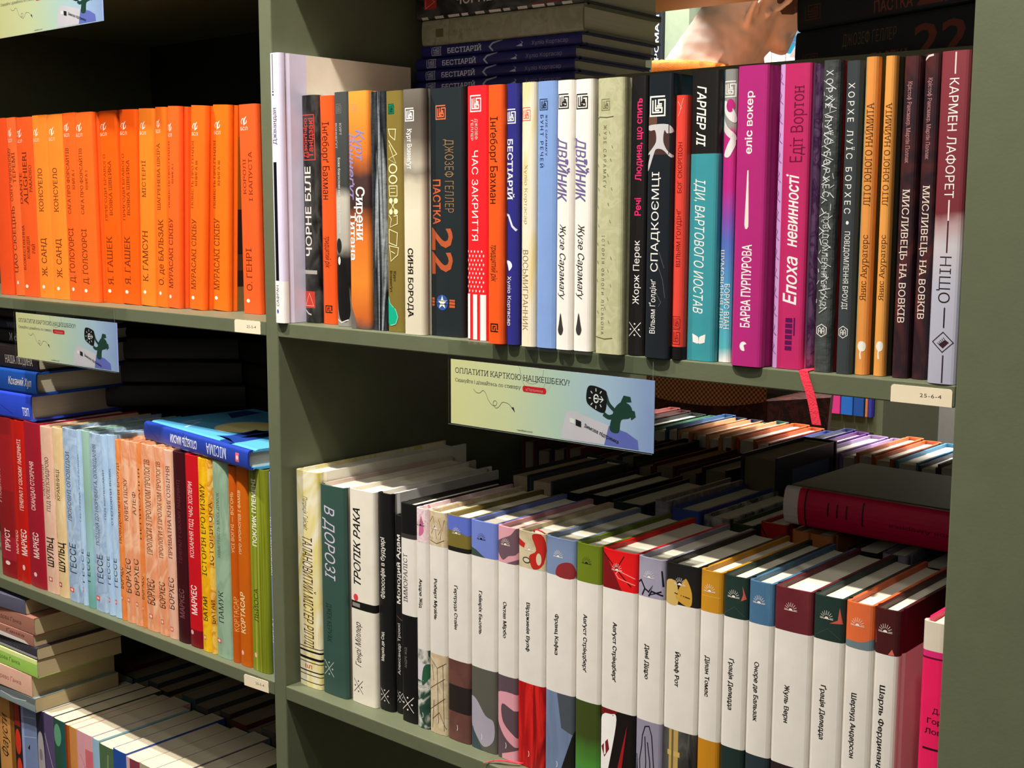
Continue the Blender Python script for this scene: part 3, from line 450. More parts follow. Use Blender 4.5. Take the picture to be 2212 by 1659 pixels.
 ('U20', 0.4448, 0.01, -0.0013, 0.1866, 0.0012, 0.138, '#e4493c', [('T', 'БОГ СКОРПІОН', 'u', 0.38, 0.72, 0.636, 0.825, '#6a1c18'), ('T', 'ВІЛЬЯМ ҐОЛДІНҐ', 'u', 0.38, 0.72, 0.357, 0.575, '#6a1c18'), ('E', 'mazeo', 0.15, 0.8, 0.121, 0.166, '#8c241c'), ('E', 'mazeo', 0.15, 0.8, 0.058, 0.117, '#8c241c'), ('R', 0, 1, -0.023, 0.049, '#1c1918'), ('L', [(0.3, 0.977), (0.6, 0.953), (0.35, 0.921)], 0.4, '#f4a89c'), ('L', [(0.75, 0.988), (0.5, 0.946)], 0.4, '#f4a89c')], 'small coral red book wrapped in film, lower than its neighbours', {'rough': 0.2}),
 ('U21', 0.4551, 0.0234, 0.0028, 0.2028, -0.0002, 0.138, '#3d959e', [('R', 0, 1, 0.719, 1.016, '#1d1b19'), ('T', 'ГАРПЕР ЛІ', 'd', 0.25, 0.56, 0.743, 0.949, '#f2eee6', 'bi'), ('T', 'ІДИ, ВАРТОВОГО ИОСТАВ', 'd', 0.25, 0.6, 0.167, 0.633, '#f2eee6', 'i'), ('E', 'tree', 0.25, 0.72, 0.059, 0.098, '#f2eee6')], 'teal hardcover with a black upper third and white slanted lettering', {}),
 ('U22', 0.4788, 0.0106, 0.0073, 0.2028, -0.0009, 0.138, ('G', [(0, '#f0ece8'), (0.05, '#5ab8c0'), (0.25, '#4f9fc4'), (0.42, '#5a6fc0'), (0.5, '#8a4fae'), (0.6, '#c22a86'), (0.78, '#c02c7c'), (0.8, '#9a9892'), (1, '#8f8e88')]), [('E', 'maze', 0.05, 0.9, 0.907, 0.959, '#f2eee6'), ('C', [(0.1, 0.896), (0.5, 0.885), (0.9, 0.856), (0.95, 0.822), (0.5, 0.833), (0.1, 0.864)], '#e8e4e0'), ('C', [(0, 0.849), (0.4, 0.809), (0.9, 0.785), (0.95, 0.762), (0.4, 0.778), (0, 0.809)], '#dcd6d2'), ('C', [(0.2, 0.715), (0.8, 0.778), (0.95, 0.746), (0.6, 0.707)], '#e8e4e0'), ('O', 0.3, 0.9, 0.856, 0.901, '#b82a78'), ('T', 'ШУМОВИННЯ ДНІВ', 'd', 0.08, 0.42, 0.118, 0.391, '#f2eee6', 's'), ('T', 'БОРИС ВІАН', 'd', 0.5, 0.85, 0.115, 0.273, '#f2eee6', 's')], 'slim book with white leaves fading from magenta to teal', {}),
 ('U23', 0.496, 0.0242, -0.0035, 0.2028, -0.0008, 0.142, '#b42a78', [('T', 'еліс вокер', 'u', 0.32, 0.54, 0.712, 0.917, '#f2eee6', 'b'), ('P', [(0.42, 0.658), (0.46, 0.658), (0.5, 0.493), (0.5, 0.472), (0.46, 0.464), (0.4, 0.464), (0.37, 0.478)], '#efe0d4'), ('T', 'БАРВА ПУРПУРОВА', 'u', 0.32, 0.62, 0.133, 0.412, '#f4ece8', 'b'), ('E', 'swirl', 0.32, 0.56, 0.052, 0.084, '#f2eee6')], 'magenta hardcover with a needle drawn on its spine', {}),
 ('U24', 0.5239, 0.0238, 0.0036, 0.2026, 0.0003, 0.138, '#cf9fd4', [('R', 0.2, 1.01, -0.307, 1.204, '#c22c66'), ('T', 'Едіт Вортон', 'u', 0.42, 0.8, 0.683, 0.929, '#6a1030', 's'), ('T', 'невинності', 'u', 0.35, 0.72, 0.406, 0.645, '#f2eee6', 'bi'), ('T', 'Епоха', 'u', 0.35, 0.75, 0.215, 0.376, '#f2eee6', 'bi'), ('E', 'blocks', 0.45, 0.75, 0.062, 0.175, '#5a1250'), ('L', [(0.02, 0.977), (0.1, 0.965), (0.04, 0.947), (0.16, 0.935)], 0.4, '#7a4a8a'), ('L', [(0.02, 0.914), (0.1, 0.902), (0.04, 0.884), (0.16, 0.872)], 0.4, '#7a4a8a'), ('L', [(0.02, 0.85), (0.1, 0.838), (0.04, 0.82), (0.16, 0.808)], 0.4, '#7a4a8a'), ('L', [(0.02, 0.787), (0.1, 0.775), (0.04, 0.757), (0.16, 0.745)], 0.4, '#7a4a8a'), ('L', [(0.02, 0.724), (0.1, 0.711), (0.04, 0.693), (0.16, 0.681)], 0.4, '#7a4a8a'), ('L', [(0.02, 0.66), (0.1, 0.648), (0.04, 0.63), (0.16, 0.618)], 0.4, '#7a4a8a'), ('L', [(0.02, 0.597), (0.1, 0.585), (0.04, 0.566), (0.16, 0.554)], 0.4, '#7a4a8a'), ('L', [(0.02, 0.533), (0.1, 0.521), (0.04, 0.503), (0.16, 0.491)], 0.4, '#7a4a8a'), ('L', [(0.02, 0.47), (0.1, 0.458), (0.04, 0.44), (0.16, 0.427)], 0.4, '#7a4a8a'), ('L', [(0.02, 0.406), (0.1, 0.394), (0.04, 0.376), (0.16, 0.364)], 0.4, '#7a4a8a'), ('L', [(0.02, 0.343), (0.1, 0.331), (0.04, 0.313), (0.16, 0.301)], 0.4, '#7a4a8a'), ('L', [(0.02, 0.279), (0.1, 0.267), (0.04, 0.249), (0.16, 0.237)], 0.4, '#7a4a8a'), ('L', [(0.02, 0.216), (0.1, 0.204), (0.04, 0.186), (0.16, 0.174)], 0.4, '#7a4a8a'), ('L', [(0.02, 0.153), (0.1, 0.14), (0.04, 0.122), (0.16, 0.11)], 0.4, '#7a4a8a'), ('L', [(0.02, 0.089), (0.1, 0.077), (0.04, 0.059), (0.16, 0.047)], 0.4, '#7a4a8a')], 'lavender leaf-patterned hardcover with a broad magenta band', {'front': [(0, 1, 0, 1, ('N', ['#cf9fd4', '#c890cc', '#8a4a96', '#d4a6d8'], 110, (1, 1, 1), 0.5))], 'ribbon': '#f03a58'}),
 ('U25', 0.5553, 0.0125, 0.0038, 0.203, -0.0008, 0.138, ('N', ['#454947', '#4d514f', '#3c403e', '#565a58'], 80, (1, 1, 0.3), 0.4), [('T', 'ХОРХЕ ЛУЇС БОРХЕС', 'd', 0.25, 0.65, 0.569, 0.969, '#d8dad8', 'w1.5'), ('T', 'ПОВІДОМЛЕННЯ БРОУДІ', 'd', 0.35, 0.68, 0.206, 0.517, '#c8cac8'), ('E', 'hexa', 0.2, 0.75, 0.116, 0.157, '#f2eee6'), ('L', [(0.05, 0.939), (0.305, 0.93)], 0.3, '#e8eae8'), ('L', [(0.3645, 0.927), (0.8235, 0.908)], 0.55, '#e8eae8'), ('L', [(0.679, 0.915), (0.492, 0.898)], 0.4666666666666667, '#e8eae8'), ('L', [(0.1434999999999999, 0.902), (0.16049999999999992, 0.889)], 0.3833333333333333, '#e8eae8'), ('L', [(0.45799999999999996, 0.89), (0.6789999999999998, 0.88)], 0.3, '#e8eae8'), ('L', [(0.7725000000000001, 0.878), (0.3474999999999997, 0.857)], 0.55, '#e8eae8'), ('L', [(0.23699999999999977, 0.865), (0.866, 0.848)], 0.4666666666666667, '#e8eae8'), ('L', [(0.5514999999999999, 0.853), (0.5344999999999995, 0.838)], 0.3833333333333333, '#e8eae8'), ('L', [(0.866, 0.841), (0.20299999999999974, 0.829)], 0.3, '#e8eae8'), ('L', [(0.3305, 0.829), (0.7215, 0.82)], 0.55, '#e8eae8'), ('L', [(0.6450000000000001, 0.816), (0.3899999999999995, 0.797)], 0.4666666666666667, '#e8eae8'), ('L', [(0.10950000000000024, 0.804), (0.05849999999999982, 0.788)], 0.3833333333333333, '#e8eae8'), ('L', [(0.42399999999999954, 0.792), (0.5770000000000001, 0.778)], 0.3, '#e8eae8'), ('L', [(0.7384999999999997, 0.779), (0.24550000000000038, 0.769)], 0.55, '#e8eae8'), ('L', [(0.20299999999999974, 0.767), (0.7639999999999999, 0.746)], 0.4666666666666667, '#e8eae8'), ('L', [(0.5174999999999998, 0.755), (0.4325000000000009, 0.737)], 0.3833333333333333, '#e8eae8'), ('L', [(0.832, 0.743), (0.10100000000000042, 0.728)], 0.3, '#e8eae8'), ('L', [(0.29650000000000004, 0.73), (0.6194999999999999, 0.718)], 0.55, '#e8eae8'), ('L', [(0.6110000000000001, 0.718), (0.288000000000001, 0.709)], 0.4666666666666667, '#e8eae8'), ('L', [(0.0755000000000002, 0.706), (0.8065000000000005, 0.686)], 0.3833333333333333, '#e8eae8'), ('L', [(0.3900000000000003, 0.693), (0.475, 0.677)], 0.3, '#e8eae8'), ('L', [(0.7044999999999997, 0.681), (0.14350000000000102, 0.668)], 0.55, '#e8eae8'), ('L', [(0.16900000000000048, 0.669), (0.6620000000000006, 0.658)], 0.4666666666666667, '#e8eae8'), ('L', [(0.4834999999999998, 0.656), (0.3305, 0.636)], 0.3833333333333333, '#e8eae8'), ('L', [(0.7979999999999992, 0.644), (0.8490000000000011, 0.626)], 0.3, '#e8eae8'), ('L', [(0.2625, 0.632), (0.5175000000000006, 0.617)], 0.55, '#e8eae8'), ('L', [(0.5769999999999994, 0.62), (0.1860000000000001, 0.608)], 0.4666666666666667, '#e8eae8'), ('L', [(0.8915000000000002, 0.607), (0.7044999999999997, 0.598)], 0.3833333333333333, '#e8eae8'), ('L', [(0.3559999999999995, 0.595), (0.3729999999999991, 0.576)], 0.3, '#e8eae8'), ('L', [(0.6705000000000004, 0.583), (0.8915000000000017, 0.566)], 0.55, '#e8eae8'), ('L', [(0.1349999999999997, 0.57), (0.5600000000000013, 0.557)], 0.4666666666666667, '#e8eae8'), ('L', [(0.4495000000000005, 0.558), (0.2285000000000007, 0.548)], 0.3833333333333333, '#e8eae8'), ('L', [(0.7639999999999999, 0.546), (0.7470000000000002, 0.525)], 0.3, '#e8eae8'), ('L', [(0.2284999999999992, 0.533), (0.41549999999999976, 0.516)], 0.55, '#e8eae8'), ('L', [(0.543, 0.521), (0.08399999999999927, 0.506)], 0.4666666666666667, '#e8eae8'), ('L', [(0.8574999999999994, 0.509), (0.6024999999999988, 0.497)], 0.3833333333333333, '#e8eae8'), ('L', [(0.32200000000000023, 0.497), (0.27100000000000135, 0.488)], 0.3, '#e8eae8'), ('L', [(0.6364999999999996, 0.484), (0.7895000000000009, 0.465)], 0.55, '#e8eae8'), ('L', [(0.10100000000000042, 0.472), (0.45800000000000035, 0.456)], 0.4666666666666667, '#e8eae8'), ('L', [(0.41549999999999976, 0.46), (0.1264999999999999, 0.446)], 0.3833333333333333, '#e8eae8'), ('L', [(0.7300000000000006, 0.447), (0.6449999999999995, 0.437)], 0.3, '#e8eae8'), ('L', [(0.19449999999999995, 0.435), (0.3134999999999989, 0.414)], 0.55, '#e8eae8'), ('L', [(0.5089999999999992, 0.423), (0.8320000000000015, 0.405)], 0.4666666666666667, '#e8eae8'), ('L', [(0.8235000000000001, 0.411), (0.5005000000000009, 0.396)], 0.3833333333333333, '#e8eae8'), ('L', [(0.288000000000001, 0.398), (0.16900000000000048, 0.386)], 0.3, '#e8eae8'), ('L', [(0.6024999999999988, 0.386), (0.6875, 0.377)], 0.55, '#e8eae8'), ('L', [(0.06699999999999964, 0.374), (0.3559999999999995, 0.354)], 0.4666666666666667, '#e8eae8'), ('L', [(0.38150000000000045, 0.361), (0.8744999999999991, 0.345)], 0.3833333333333333, '#e8eae8'), ('L', [(0.6959999999999983, 0.349), (0.5430000000000016, 0.336)], 0.3, '#e8eae8'), ('L', [(0.16049999999999914, 0.337), (0.21150000000000108, 0.326)], 0.55, '#e8eae8'), ('L', [(0.475, 0.324), (0.7300000000000006, 0.304)], 0.4666666666666667, '#e8eae8'), ('L', [(0.7895000000000009, 0.312), (0.3985000000000001, 0.294)], 0.3833333333333333, '#e8eae8'), ('L', [(0.25399999999999867, 0.3), (0.06699999999999662, 0.285)], 0.3, '#e8eae8'), ('L', [(0.5684999999999996, 0.288), (0.5854999999999961, 0.276)], 0.55, '#e8eae8'), ('L', [(0.8830000000000003, 0.275), (0.2539999999999957, 0.266)], 0.4666666666666667, '#e8eae8'), ('L', [(0.3475000000000012, 0.263), (0.7724999999999952, 0.244)], 0.3833333333333333, '#e8eae8'), ('L', [(0.661999999999999, 0.251), (0.4409999999999947, 0.234)], 0.3, '#e8eae8'), ('L', [(0.1264999999999999, 0.238), (0.10949999999999421, 0.225)], 0.55, '#e8eae8'), ('L', [(0.4410000000000007, 0.226), (0.6279999999999998, 0.216)], 0.4666666666666667, '#e8eae8'), ('L', [(0.7554999999999986, 0.214), (0.29649999999999926, 0.193)], 0.3833333333333333, '#e8eae8')], 'grey book in crinkled glossy film with white highlights drawn on its spine', {'rough': 0.12, 'front': [(0, 1, 0, 1, '#8e1e22'), (0.3, 0.45, 0.1, 0.5, '#181214'), (0, 0.3, 0.1, 1, '#181214')]}),  # pale lines paint the film's highlights onto the spine
 ('U26', 0.5713, 0.0111, 0.0042, 0.2016, 0.0001, 0.138, '#3b4142', [('T', 'ХОРХЕ ЛУЇС БОРХЕС', 'd', 0.25, 0.65, 0.519, 0.931, '#f2eee6', 'w1.5'), ('O', 0.4, 0.58, 0.484, 0.496, '#f2eee6'), ('T', 'ПОВІДОМЛЕННЯ БРОУДІ', 'd', 0.35, 0.68, 0.211, 0.462, '#f2eee6'), ('E', 'hexa', 0.2, 0.75, 0.117, 0.156, '#f2eee6')], 'charcoal grey book with widely spaced white capitals and a hexagonal emblem', {'front': [(0, 1, 0, 1, '#7e2a22'), (0.45, 0.6, 0.1, 0.6, '#181214'), (0, 0.3, 0.1, 1, '#181214')]}),
 ('U27', 0.5829, 0.0091, 0.0076, 0.2035, -0.0006, 0.138, '#e8974a', [('T', 'ЛІТО ЮНОГО НАЙМИТА', 'u', 0.3, 0.8, 0.539, 0.859, '#5a3210', 's'), ('T', 'Янис Акуратерс', 'u', 0.3, 0.75, 0.238, 0.448, '#5a3210', 's'), ('C', [(0.35, 0.102), (0.5, 0.108), (0.8, 0.106), (0.88, 0.09), (0.75, 0.077), (0.45, 0.078), (0.3, 0.09)], '#f7f2e4'), ('L', [(0.55, 0.084), (0.5, 0.067), (0.55, 0.051)], 0.9, '#f7f2e4'), ('R', 0, 0.18, -0.276, 1.177, '#a8b488')], 'slim orange book with a pale green edge along its spine', {'front': [(0, 1, 0, 1, '#4a4420')]}),
 ('U28', 0.5956, 0.0076, 0.0088, 0.2033, -0.0001, 0.138, '#eaa04e', [('T', 'ЛІТО ЮНОГО НАЙМИТА', 'u', 0.3, 0.8, 0.54, 0.857, '#5a3210', 's'), ('T', 'Янис Акуратерс', 'u', 0.3, 0.75, 0.241, 0.449, '#5a3210', 's'), ('C', [(0.35, 0.105), (0.5, 0.111), (0.8, 0.11), (0.88, 0.094), (0.75, 0.081), (0.45, 0.082), (0.3, 0.094)], '#f7f2e4'), ('L', [(0.55, 0.088), (0.5, 0.071), (0.55, 0.055)], 0.9, '#f7f2e4')], 'slim orange book without green edge, left of the two dark maroon spines', {'front': [(0, 1, 0, 1, '#3a3a2a')]}),
 ('U29', 0.608, 0.0109, 0.0093, 0.2022, -0.0006, 0.138, ('N', ['#2a1a20', '#4a2226', '#2c1f26', '#5a2a28', '#241a20'], 28, (1, 1, 0.6), 0.4), [('T', 'Крістоф Рансмаєр, Мартін Поллак', 'd', 0.35, 0.6, 0.674, 0.923, '#c08a86', 's'), ('T', 'МИСЛИВЕЦЬ НА ВОВКІВ', 'd', 0.3, 0.72, 0.176, 0.594, '#efe0cf', 's')], 'dark maroon book with cream serif capitals, right of the orange pair', {}),
 ('U30', 0.6205, 0.0104, 0.0111, 0.2029, -0.0003, 0.138, ('N', ['#2a1a20', '#4a2226', '#2c1f26', '#5a2a28', '#241a20'], 28, (1, 1, 0.6), 0.4), [('T', 'Крістоф Рансмаєр, Мартін Поллак', 'd', 0.35, 0.6, 0.682, 0.928, '#c08a86', 's'), ('T', 'МИСЛИВЕЦЬ НА ВОВКІВ', 'd', 0.3, 0.72, 0.19, 0.603, '#efe0cf', 's'), ('L', [(0.04, 0.982), (0.3, 0.993), (0.6, 0.997)], 1.2, '#e8dcd4')], 'dark maroon book with cream serif capitals, left of the maroon and silver book', {}),
 ('U31', 0.6359, 0.0186, -0.0006, 0.2021, -0.0002, 0.138, ('G', [(0, '#b2b2c2'), (0.3, '#bcbcca'), (0.42, '#cbc4c8'), (0.48, '#b89898'), (0.52, '#7a3038'), (1, '#8a3a42')]), [('L', [(0.52, 0.999), (0.52, 0.932)], 0.9, '#f0d8d4'), ('T', 'КАРМЕН ЛАФОРЕТ', 'd', 0.35, 0.66, 0.566, 0.92, '#f2eee6'), ('L', [(0.52, 0.56), (0.52, 0.498)], 0.9, '#f0e0dc'), ('L', [(0.52, 0.498), (0.52, 0.401)], 0.9, '#4a2028'), ('T', 'НІЩО', 'd', 0.3, 0.7, 0.249, 0.39, '#2a1c24', 't'), ('L', [(0.54, 0.235), (0.54, 0.173)], 0.9, '#2a1c24'), ('E', 'diamond', 0.18, 0.88, 0.098, 0.16, '#3a2028'), ('L', [(0.56, 0.089), (0.56, 0.0)], 0.9, '#3a3038')], 'large hardcover in maroon fading to silver grey, against the right upright', {}),
 ('O1', -0.5823, 0.0333, 0.024, 0.2164, 0.0003, 0.138, '#f0501e', [], 'red-orange hardcover cut off by the left picture edge', {}),
 ('O2', -0.5462, 0.0223, 0.024, 0.2159, -0.0041, 0.138, '#f46a30', [('T', 'СОН У ЧЕРВОНОМУ', 'u', 0.1, 0.4, 0.535, 0.835, '#6a2408', 's'), ('T', 'ТЕРЕМІ', 'u', 0.5, 0.8, 0.635, 0.806, '#6a2408', 's'), ('T', 'ЦАО СЮЕЦІНЬ', 'u', 0.1, 0.5, 0.128, 0.506, '#6a2408', 's'), ('E', 'pen', 0.25, 0.65, 0.889, 0.942, '#fbe8d8'), ('T', 'БСЛ', 'h', 0.25, 0.65, 0.863, 0.882, '#fbe0c8'), ('O', 0.30000000000000004, 0.5, 0.063, 0.084, '#fbe4d4')], 'slim red-orange book, second from the left of the orange row', {}),
 ('O3', -0.5234, 0.0363, 0.024, 0.2152, -0.0012, 0.138, '#f05a20', [('T', 'DANTE', 'u', 0.05, 0.25, 0.523, 0.692, '#6a2408', 's'), ('T', 'ALIGHIERI', 'u', 0.32, 0.62, 0.516, 0.811, '#6a2408', 's'), ('T', 'PARADISO', 'u', 0.7, 0.88, 0.586, 0.737, '#6a2408', 's'), ('T', 'БОЖЕСТВЕННА', 'u', 0.08, 0.26, 0.151, 0.404, '#6a2408', 's'), ('T', 'КОМЕДІЯ', 'u', 0.38, 0.56, 0.214, 0.34, '#6a2408', 's'), ('T', 'РАЙ', 'u', 0.7, 0.88, 0.245, 0.298, '#6a2408', 's'), ('E', 'pen', 0.0, 0.4, 0.886, 0.938, '#fbe8d8'), ('T', 'БСЛ', 'h', 0.0, 0.4, 0.86, 0.878, '#fbe0c8'), ('O', 0.15, 0.35, 0.047, 0.067, '#fbe4d4')], 'red-orange book whose spine bears Latin capitals', {}),
 ('O4', -0.4865, 0.0339, 0.024, 0.2159, -0.0002, 0.138, '#f7862a', [('T', 'КОНСУЕЛО', 'u', 0.3, 0.6, 0.476, 0.713, '#6a2408', 's'), ('T', 'Ж. САНД', 'u', 0.3, 0.65, 0.119, 0.331, '#6a2408', 's'), ('E', 'pen', 0.09999999999999998, 0.5, 0.884, 0.934, '#fbe8d8'), ('T', 'БСЛ', 'h', 0.09999999999999998, 0.5, 0.858, 0.876, '#fbe0c8'), ('O', 0.24999999999999997, 0.44999999999999996, 0.051, 0.071, '#fbe4d4')], 'light orange book beside the one with Latin capitals, left of its twin', {}),
 ('O5', -0.4523, 0.0333, 0.024, 0.2154, -0.0023, 0.138, '#f7862a', [('T', 'КОНСУЕЛО', 'u', 0.3, 0.6, 0.476, 0.714, '#6a2408', 's'), ('T', 'Ж. САНД', 'u', 0.3, 0.65, 0.116, 0.33, '#6a2408', 's'), ('E', 'pen', 0.14999999999999997, 0.55, 0.885, 0.935, '#fbe8d8'), ('T', 'БСЛ', 'h', 0.14999999999999997, 0.55, 0.86, 0.877, '#fbe0c8'), ('O', 0.24999999999999997, 0.44999999999999996, 0.048, 0.068, '#fbe4d4')], 'light orange book, right of its twin, before the darker orange pair', {}),
 ('O6', -0.4187, 0.028, 0.024, 0.2156, -0.0009, 0.138, '#f2621e', [('T', 'САГА ПРО ФОРСАЙТІВ', 'u', 0.25, 0.5, 0.467, 0.816, '#6a2408', 's'), ('T', 'КНИГА 1', 'u', 0.68, 0.85, 0.596, 0.699, '#6a2408', 's'), ('T', 'Д. ҐОЛСУОРСІ', 'u', 0.2, 0.6, 0.098, 0.39, '#6a2408', 's'), ('E', 'pen', 0.2, 0.6000000000000001, 0.9, 0.949, '#fbe8d8'), ('T', 'БСЛ', 'h', 0.2, 0.6000000000000001, 0.875, 0.892, '#fbe0c8'), ('O', 0.30000000000000004, 0.5, 0.051, 0.071, '#fbe4d4')], 'orange book numbered 1, right of the two light orange ones', {}),
 ('O7', -0.3904, 0.0347, 0.024, 0.2148, 0.0001, 0.138, '#f2661e', [('T', 'САГА ПРО ФОРСАЙТІВ', 'u', 0.2, 0.4, 0.467, 0.813, '#6a2408', 's'), ('T', 'КНИГА 2', 'u', 0.55, 0.68, 0.596, 0.698, '#6a2408', 's'), ('T', 'Д. ҐОЛСУОРСІ', 'u', 0.15, 0.48, 0.095, 0.388, '#6a2408', 's'), ('E', 'pen', 0.08000000000000002, 0.48000000000000004, 0.898, 0.947, '#fbe8d8'), ('T', 'БСЛ', 'h', 0.08000000000000002, 0.48000000000000004, 0.874, 0.891, '#fbe0c8'), ('O', 0.19999999999999998, 0.4, 0.049, 0.068, '#fbe4d4')], 'orange book numbered 2, left of the first dark gap in the orange row', {}),
 ('O8', -0.3554, 0.0356, 0.033, 0.2153, 0.0031, 0.138, '#f45a0a', [('T', 'ПРИГОДИ БРАВОГО', 'u', 0.2, 0.35, 0.432, 0.778, '#6a2408', 's'), ('T', 'ВОЯКА ШВЕЙКА', 'u', 0.48, 0.66, 0.462, 0.745, '#6a2408', 's'), ('T', 'Я. ГАШЕК', 'u', 0.22, 0.55, 0.093, 0.354, '#6a2408', 's'), ('E', 'pen', 0.09999999999999998, 0.5, 0.897, 0.945, '#fbe8d8'), ('T', 'БСЛ', 'h', 0.09999999999999998, 0.5, 0.873, 0.889, '#fbe0c8'), ('O', 0.19999999999999998, 0.4, 0.053, 0.072, '#fbe4d4')], 'deep orange book with a two-line title, right of the first dark gap', {}),
 ('O9', -0.317, 0.0335, 0.033, 0.2145, 0.0061, 0.138, '#f45a0a', [('T', 'ПРИГОДИ БРАВОГО', 'u', 0.15, 0.3, 0.434, 0.776, '#6a2408', 's'), ('T', 'ВОЯКА ШВЕЙКА', 'u', 0.42, 0.6, 0.463, 0.747, '#6a2408', 's'), ('T', 'Я. ГАШЕК', 'u', 0.2, 0.55, 0.099, 0.354, '#6a2408', 's'), ('E', 'pen', 0.09999999999999998, 0.5, 0.895, 0.943, '#fbe8d8'), ('T', 'БСЛ', 'h', 0.09999999999999998, 0.5, 0.872, 0.888, '#fbe0c8'), ('O', 0.19999999999999998, 0.4, 0.052, 0.071, '#fbe4d4')], 'deep orange book with a two-line title, left of a lighter one-word title', {}),
 ('O10', -0.2804, 0.0294, 0.033, 0.2138, 0.0085, 0.138, '#f87e22', [('T', 'МІСТЕРІЇ', 'u', 0.25, 0.5, 0.554, 0.739, '#6a2408', 's'), ('T', 'К. ГАМСУН', 'u', 0.22, 0.58, 0.124, 0.385, '#6a2408', 's'), ('E', 'pen', 0.14999999999999997, 0.55, 0.892, 0.939, '#fbe8d8'), ('T', 'БСЛ', 'h', 0.14999999999999997, 0.55, 0.869, 0.885, '#fbe0c8'), ('O', 0.24999999999999997, 0.44999999999999996, 0.059, 0.077, '#fbe4d4')], 'lighter orange book with a single-word title and wide letter spacing', {}),
 ('O11', -0.2488, 0.0212, 0.033, 0.2141, 0.0083, 0.138, '#f5701c', [('T', 'ШАГРЕНЕВА ШКІРА', 'u', 0.2, 0.5, 0.489, 0.823, '#6a2408', 's'), ('T', 'О. де БАЛЬЗАК', 'u', 0.25, 0.7, 0.112, 0.445, '#6a2408', 's'), ('E', 'pen', 0.14999999999999997, 0.55, 0.896, 0.942, '#fbe8d8'), ('T', 'БСЛ', 'h', 0.14999999999999997, 0.55, 0.872, 0.889, '#fbe0c8'), ('O', 0.30000000000000004, 0.5, 0.06, 0.079, '#fbe4d4')], 'slim orange book, third to the left of the gap showing a white page', {}),
 ('O12', -0.2264, 0.0217, 0.033, 0.2139, 0.0104, 0.138, '#f26222', [('T', 'ПОВІСТЬ ПРО ҐЕНДЗІ', 'u', 0.08, 0.24, 0.501, 0.83, '#6a2408', 's'), ('T', 'КНИГА I', 'u', 0.42, 0.56, 0.622, 0.718, '#6a2408', 's'), ('T', 'МУРАСАКІ СІКІБУ', 'u', 0.12, 0.5, 0.098, 0.452, '#6a2408', 's'), ('E', 'pen', 0.04999999999999999, 0.45, 0.874, 0.92, '#fbe8d8'), ('T', 'БСЛ', 'h', 0.04999999999999999, 0.45, 0.851, 0.867, '#fbe0c8'), ('O', 0.15, 0.35, 0.046, 0.064, '#fbe4d4')], 'orange book numbered I, left of the wide gap', {}),
 ('O13', -0.1907, 0.0267, 0.036, 0.2127, 0.014, 0.138, '#f46818', [('T', 'ПОВІСТЬ ПРО ҐЕНДЗІ', 'u', 0.12, 0.28, 0.499, 0.829, '#6a2408', 's'), ('T', 'КНИГА III', 'u', 0.4, 0.54, 0.61, 0.734, '#6a2408', 's'), ('T', 'МУРАСАКІ СІКІБУ', 'u', 0.18, 0.5, 0.097, 0.449, '#6a2408', 's'), ('E', 'pen', 0.14999999999999997, 0.55, 0.877, 0.923, '#fbe8d8'), ('T', 'БСЛ', 'h', 0.14999999999999997, 0.55, 0.854, 0.87, '#fbe0c8'), ('O', 0.22, 0.42000000000000004, 0.046, 0.064, '#fbe4d4')], 'orange book numbered III, right of the wide gap', {}),
 ('O14', -0.1637, 0.0282, 0.045, 0.2126, 0.0105, 0.138, '#f46e16', [('T', 'ПОВІСТЬ ПРО ҐЕНДЗІ', 'u', 0.1, 0.25, 0.499, 0.829, '#6a2408', 's'), ('T', 'КНИГА III', 'u', 0.38, 0.52, 0.612, 0.734, '#6a2408', 's'), ('T', 'МУРАСАКІ СІКІБУ', 'u', 0.15, 0.5, 0.099, 0.453, '#6a2408', 's'), ('E', 'pen', 0.14999999999999997, 0.55, 0.881, 0.926, '#fbe8d8'), ('T', 'БСЛ', 'h', 0.14999999999999997, 0.55, 0.858, 0.874, '#fbe0c8'), ('O', 0.19999999999999998, 0.4, 0.05, 0.068, '#fbe4d4')], 'orange book numbered III with a dark picture on its visible cover', {'front': [(0, 1, 0.05, 1, '#8a5a1e'), (0, 0.5, 0.05, 1, '#26221e'), (0, 0.12, 0.05, 1, '#7a6a44'), (0.2, 0.28, 0.05, 1, '#4a3a2a'), (0.85, 1, 0.05, 1, '#c2531c')]}),
 ('O15', -0.1153, 0.0288, 0.045, 0.2113, -0.0026, 0.138, '#ee5a24', [('T', 'КОРОЛІ', 'u', 0.22, 0.4, 0.575, 0.743, '#6a2408', 's'), ('T', 'І КАПУСТА', 'u', 0.55, 0.74, 0.542, 0.779, '#6a2408', 's'), ('T', 'О. ГЕНРІ', 'u', 0.28, 0.6, 0.112, 0.316, '#6a2408', 's'), ('E', 'pen', 0.14999999999999997, 0.55, 0.9, 0.945, '#fbe8d8'), ('T', 'БСЛ', 'h', 0.14999999999999997, 0.55, 0.878, 0.894, '#fbe0c8'), ('O', 0.24999999999999997, 0.44999999999999996, 0.053, 0.071, '#fbe4d4')], 'red-orange book at the right end of the orange row, beside the upright', {}),
 ('A1', -0.5869, 0.0396, 0.008, 0.2075, 0.0002, 0.138, '#8e1a1e', [('R', 0, 1, 0.548, 0.898, '#a01c22'), ('R', 0, 1, 0.111, 0.257, '#a42030'), ('T', 'ПРУСТ', 'u', 0.4, 0.7, 0.169, 0.306, '#f4dcd4', 'b'), ('T', 'У ПОШУКАХ ВТРАЧЕНОГО ЧАСУ', 'u', 0.1, 0.3, 0.461, 0.971, '#e8c0b4'), ('O', 0.35, 0.65, 0.076, 0.102, '#f8d8d0')], 'dark red hardcover at the left edge of the row under the card sign', {}),
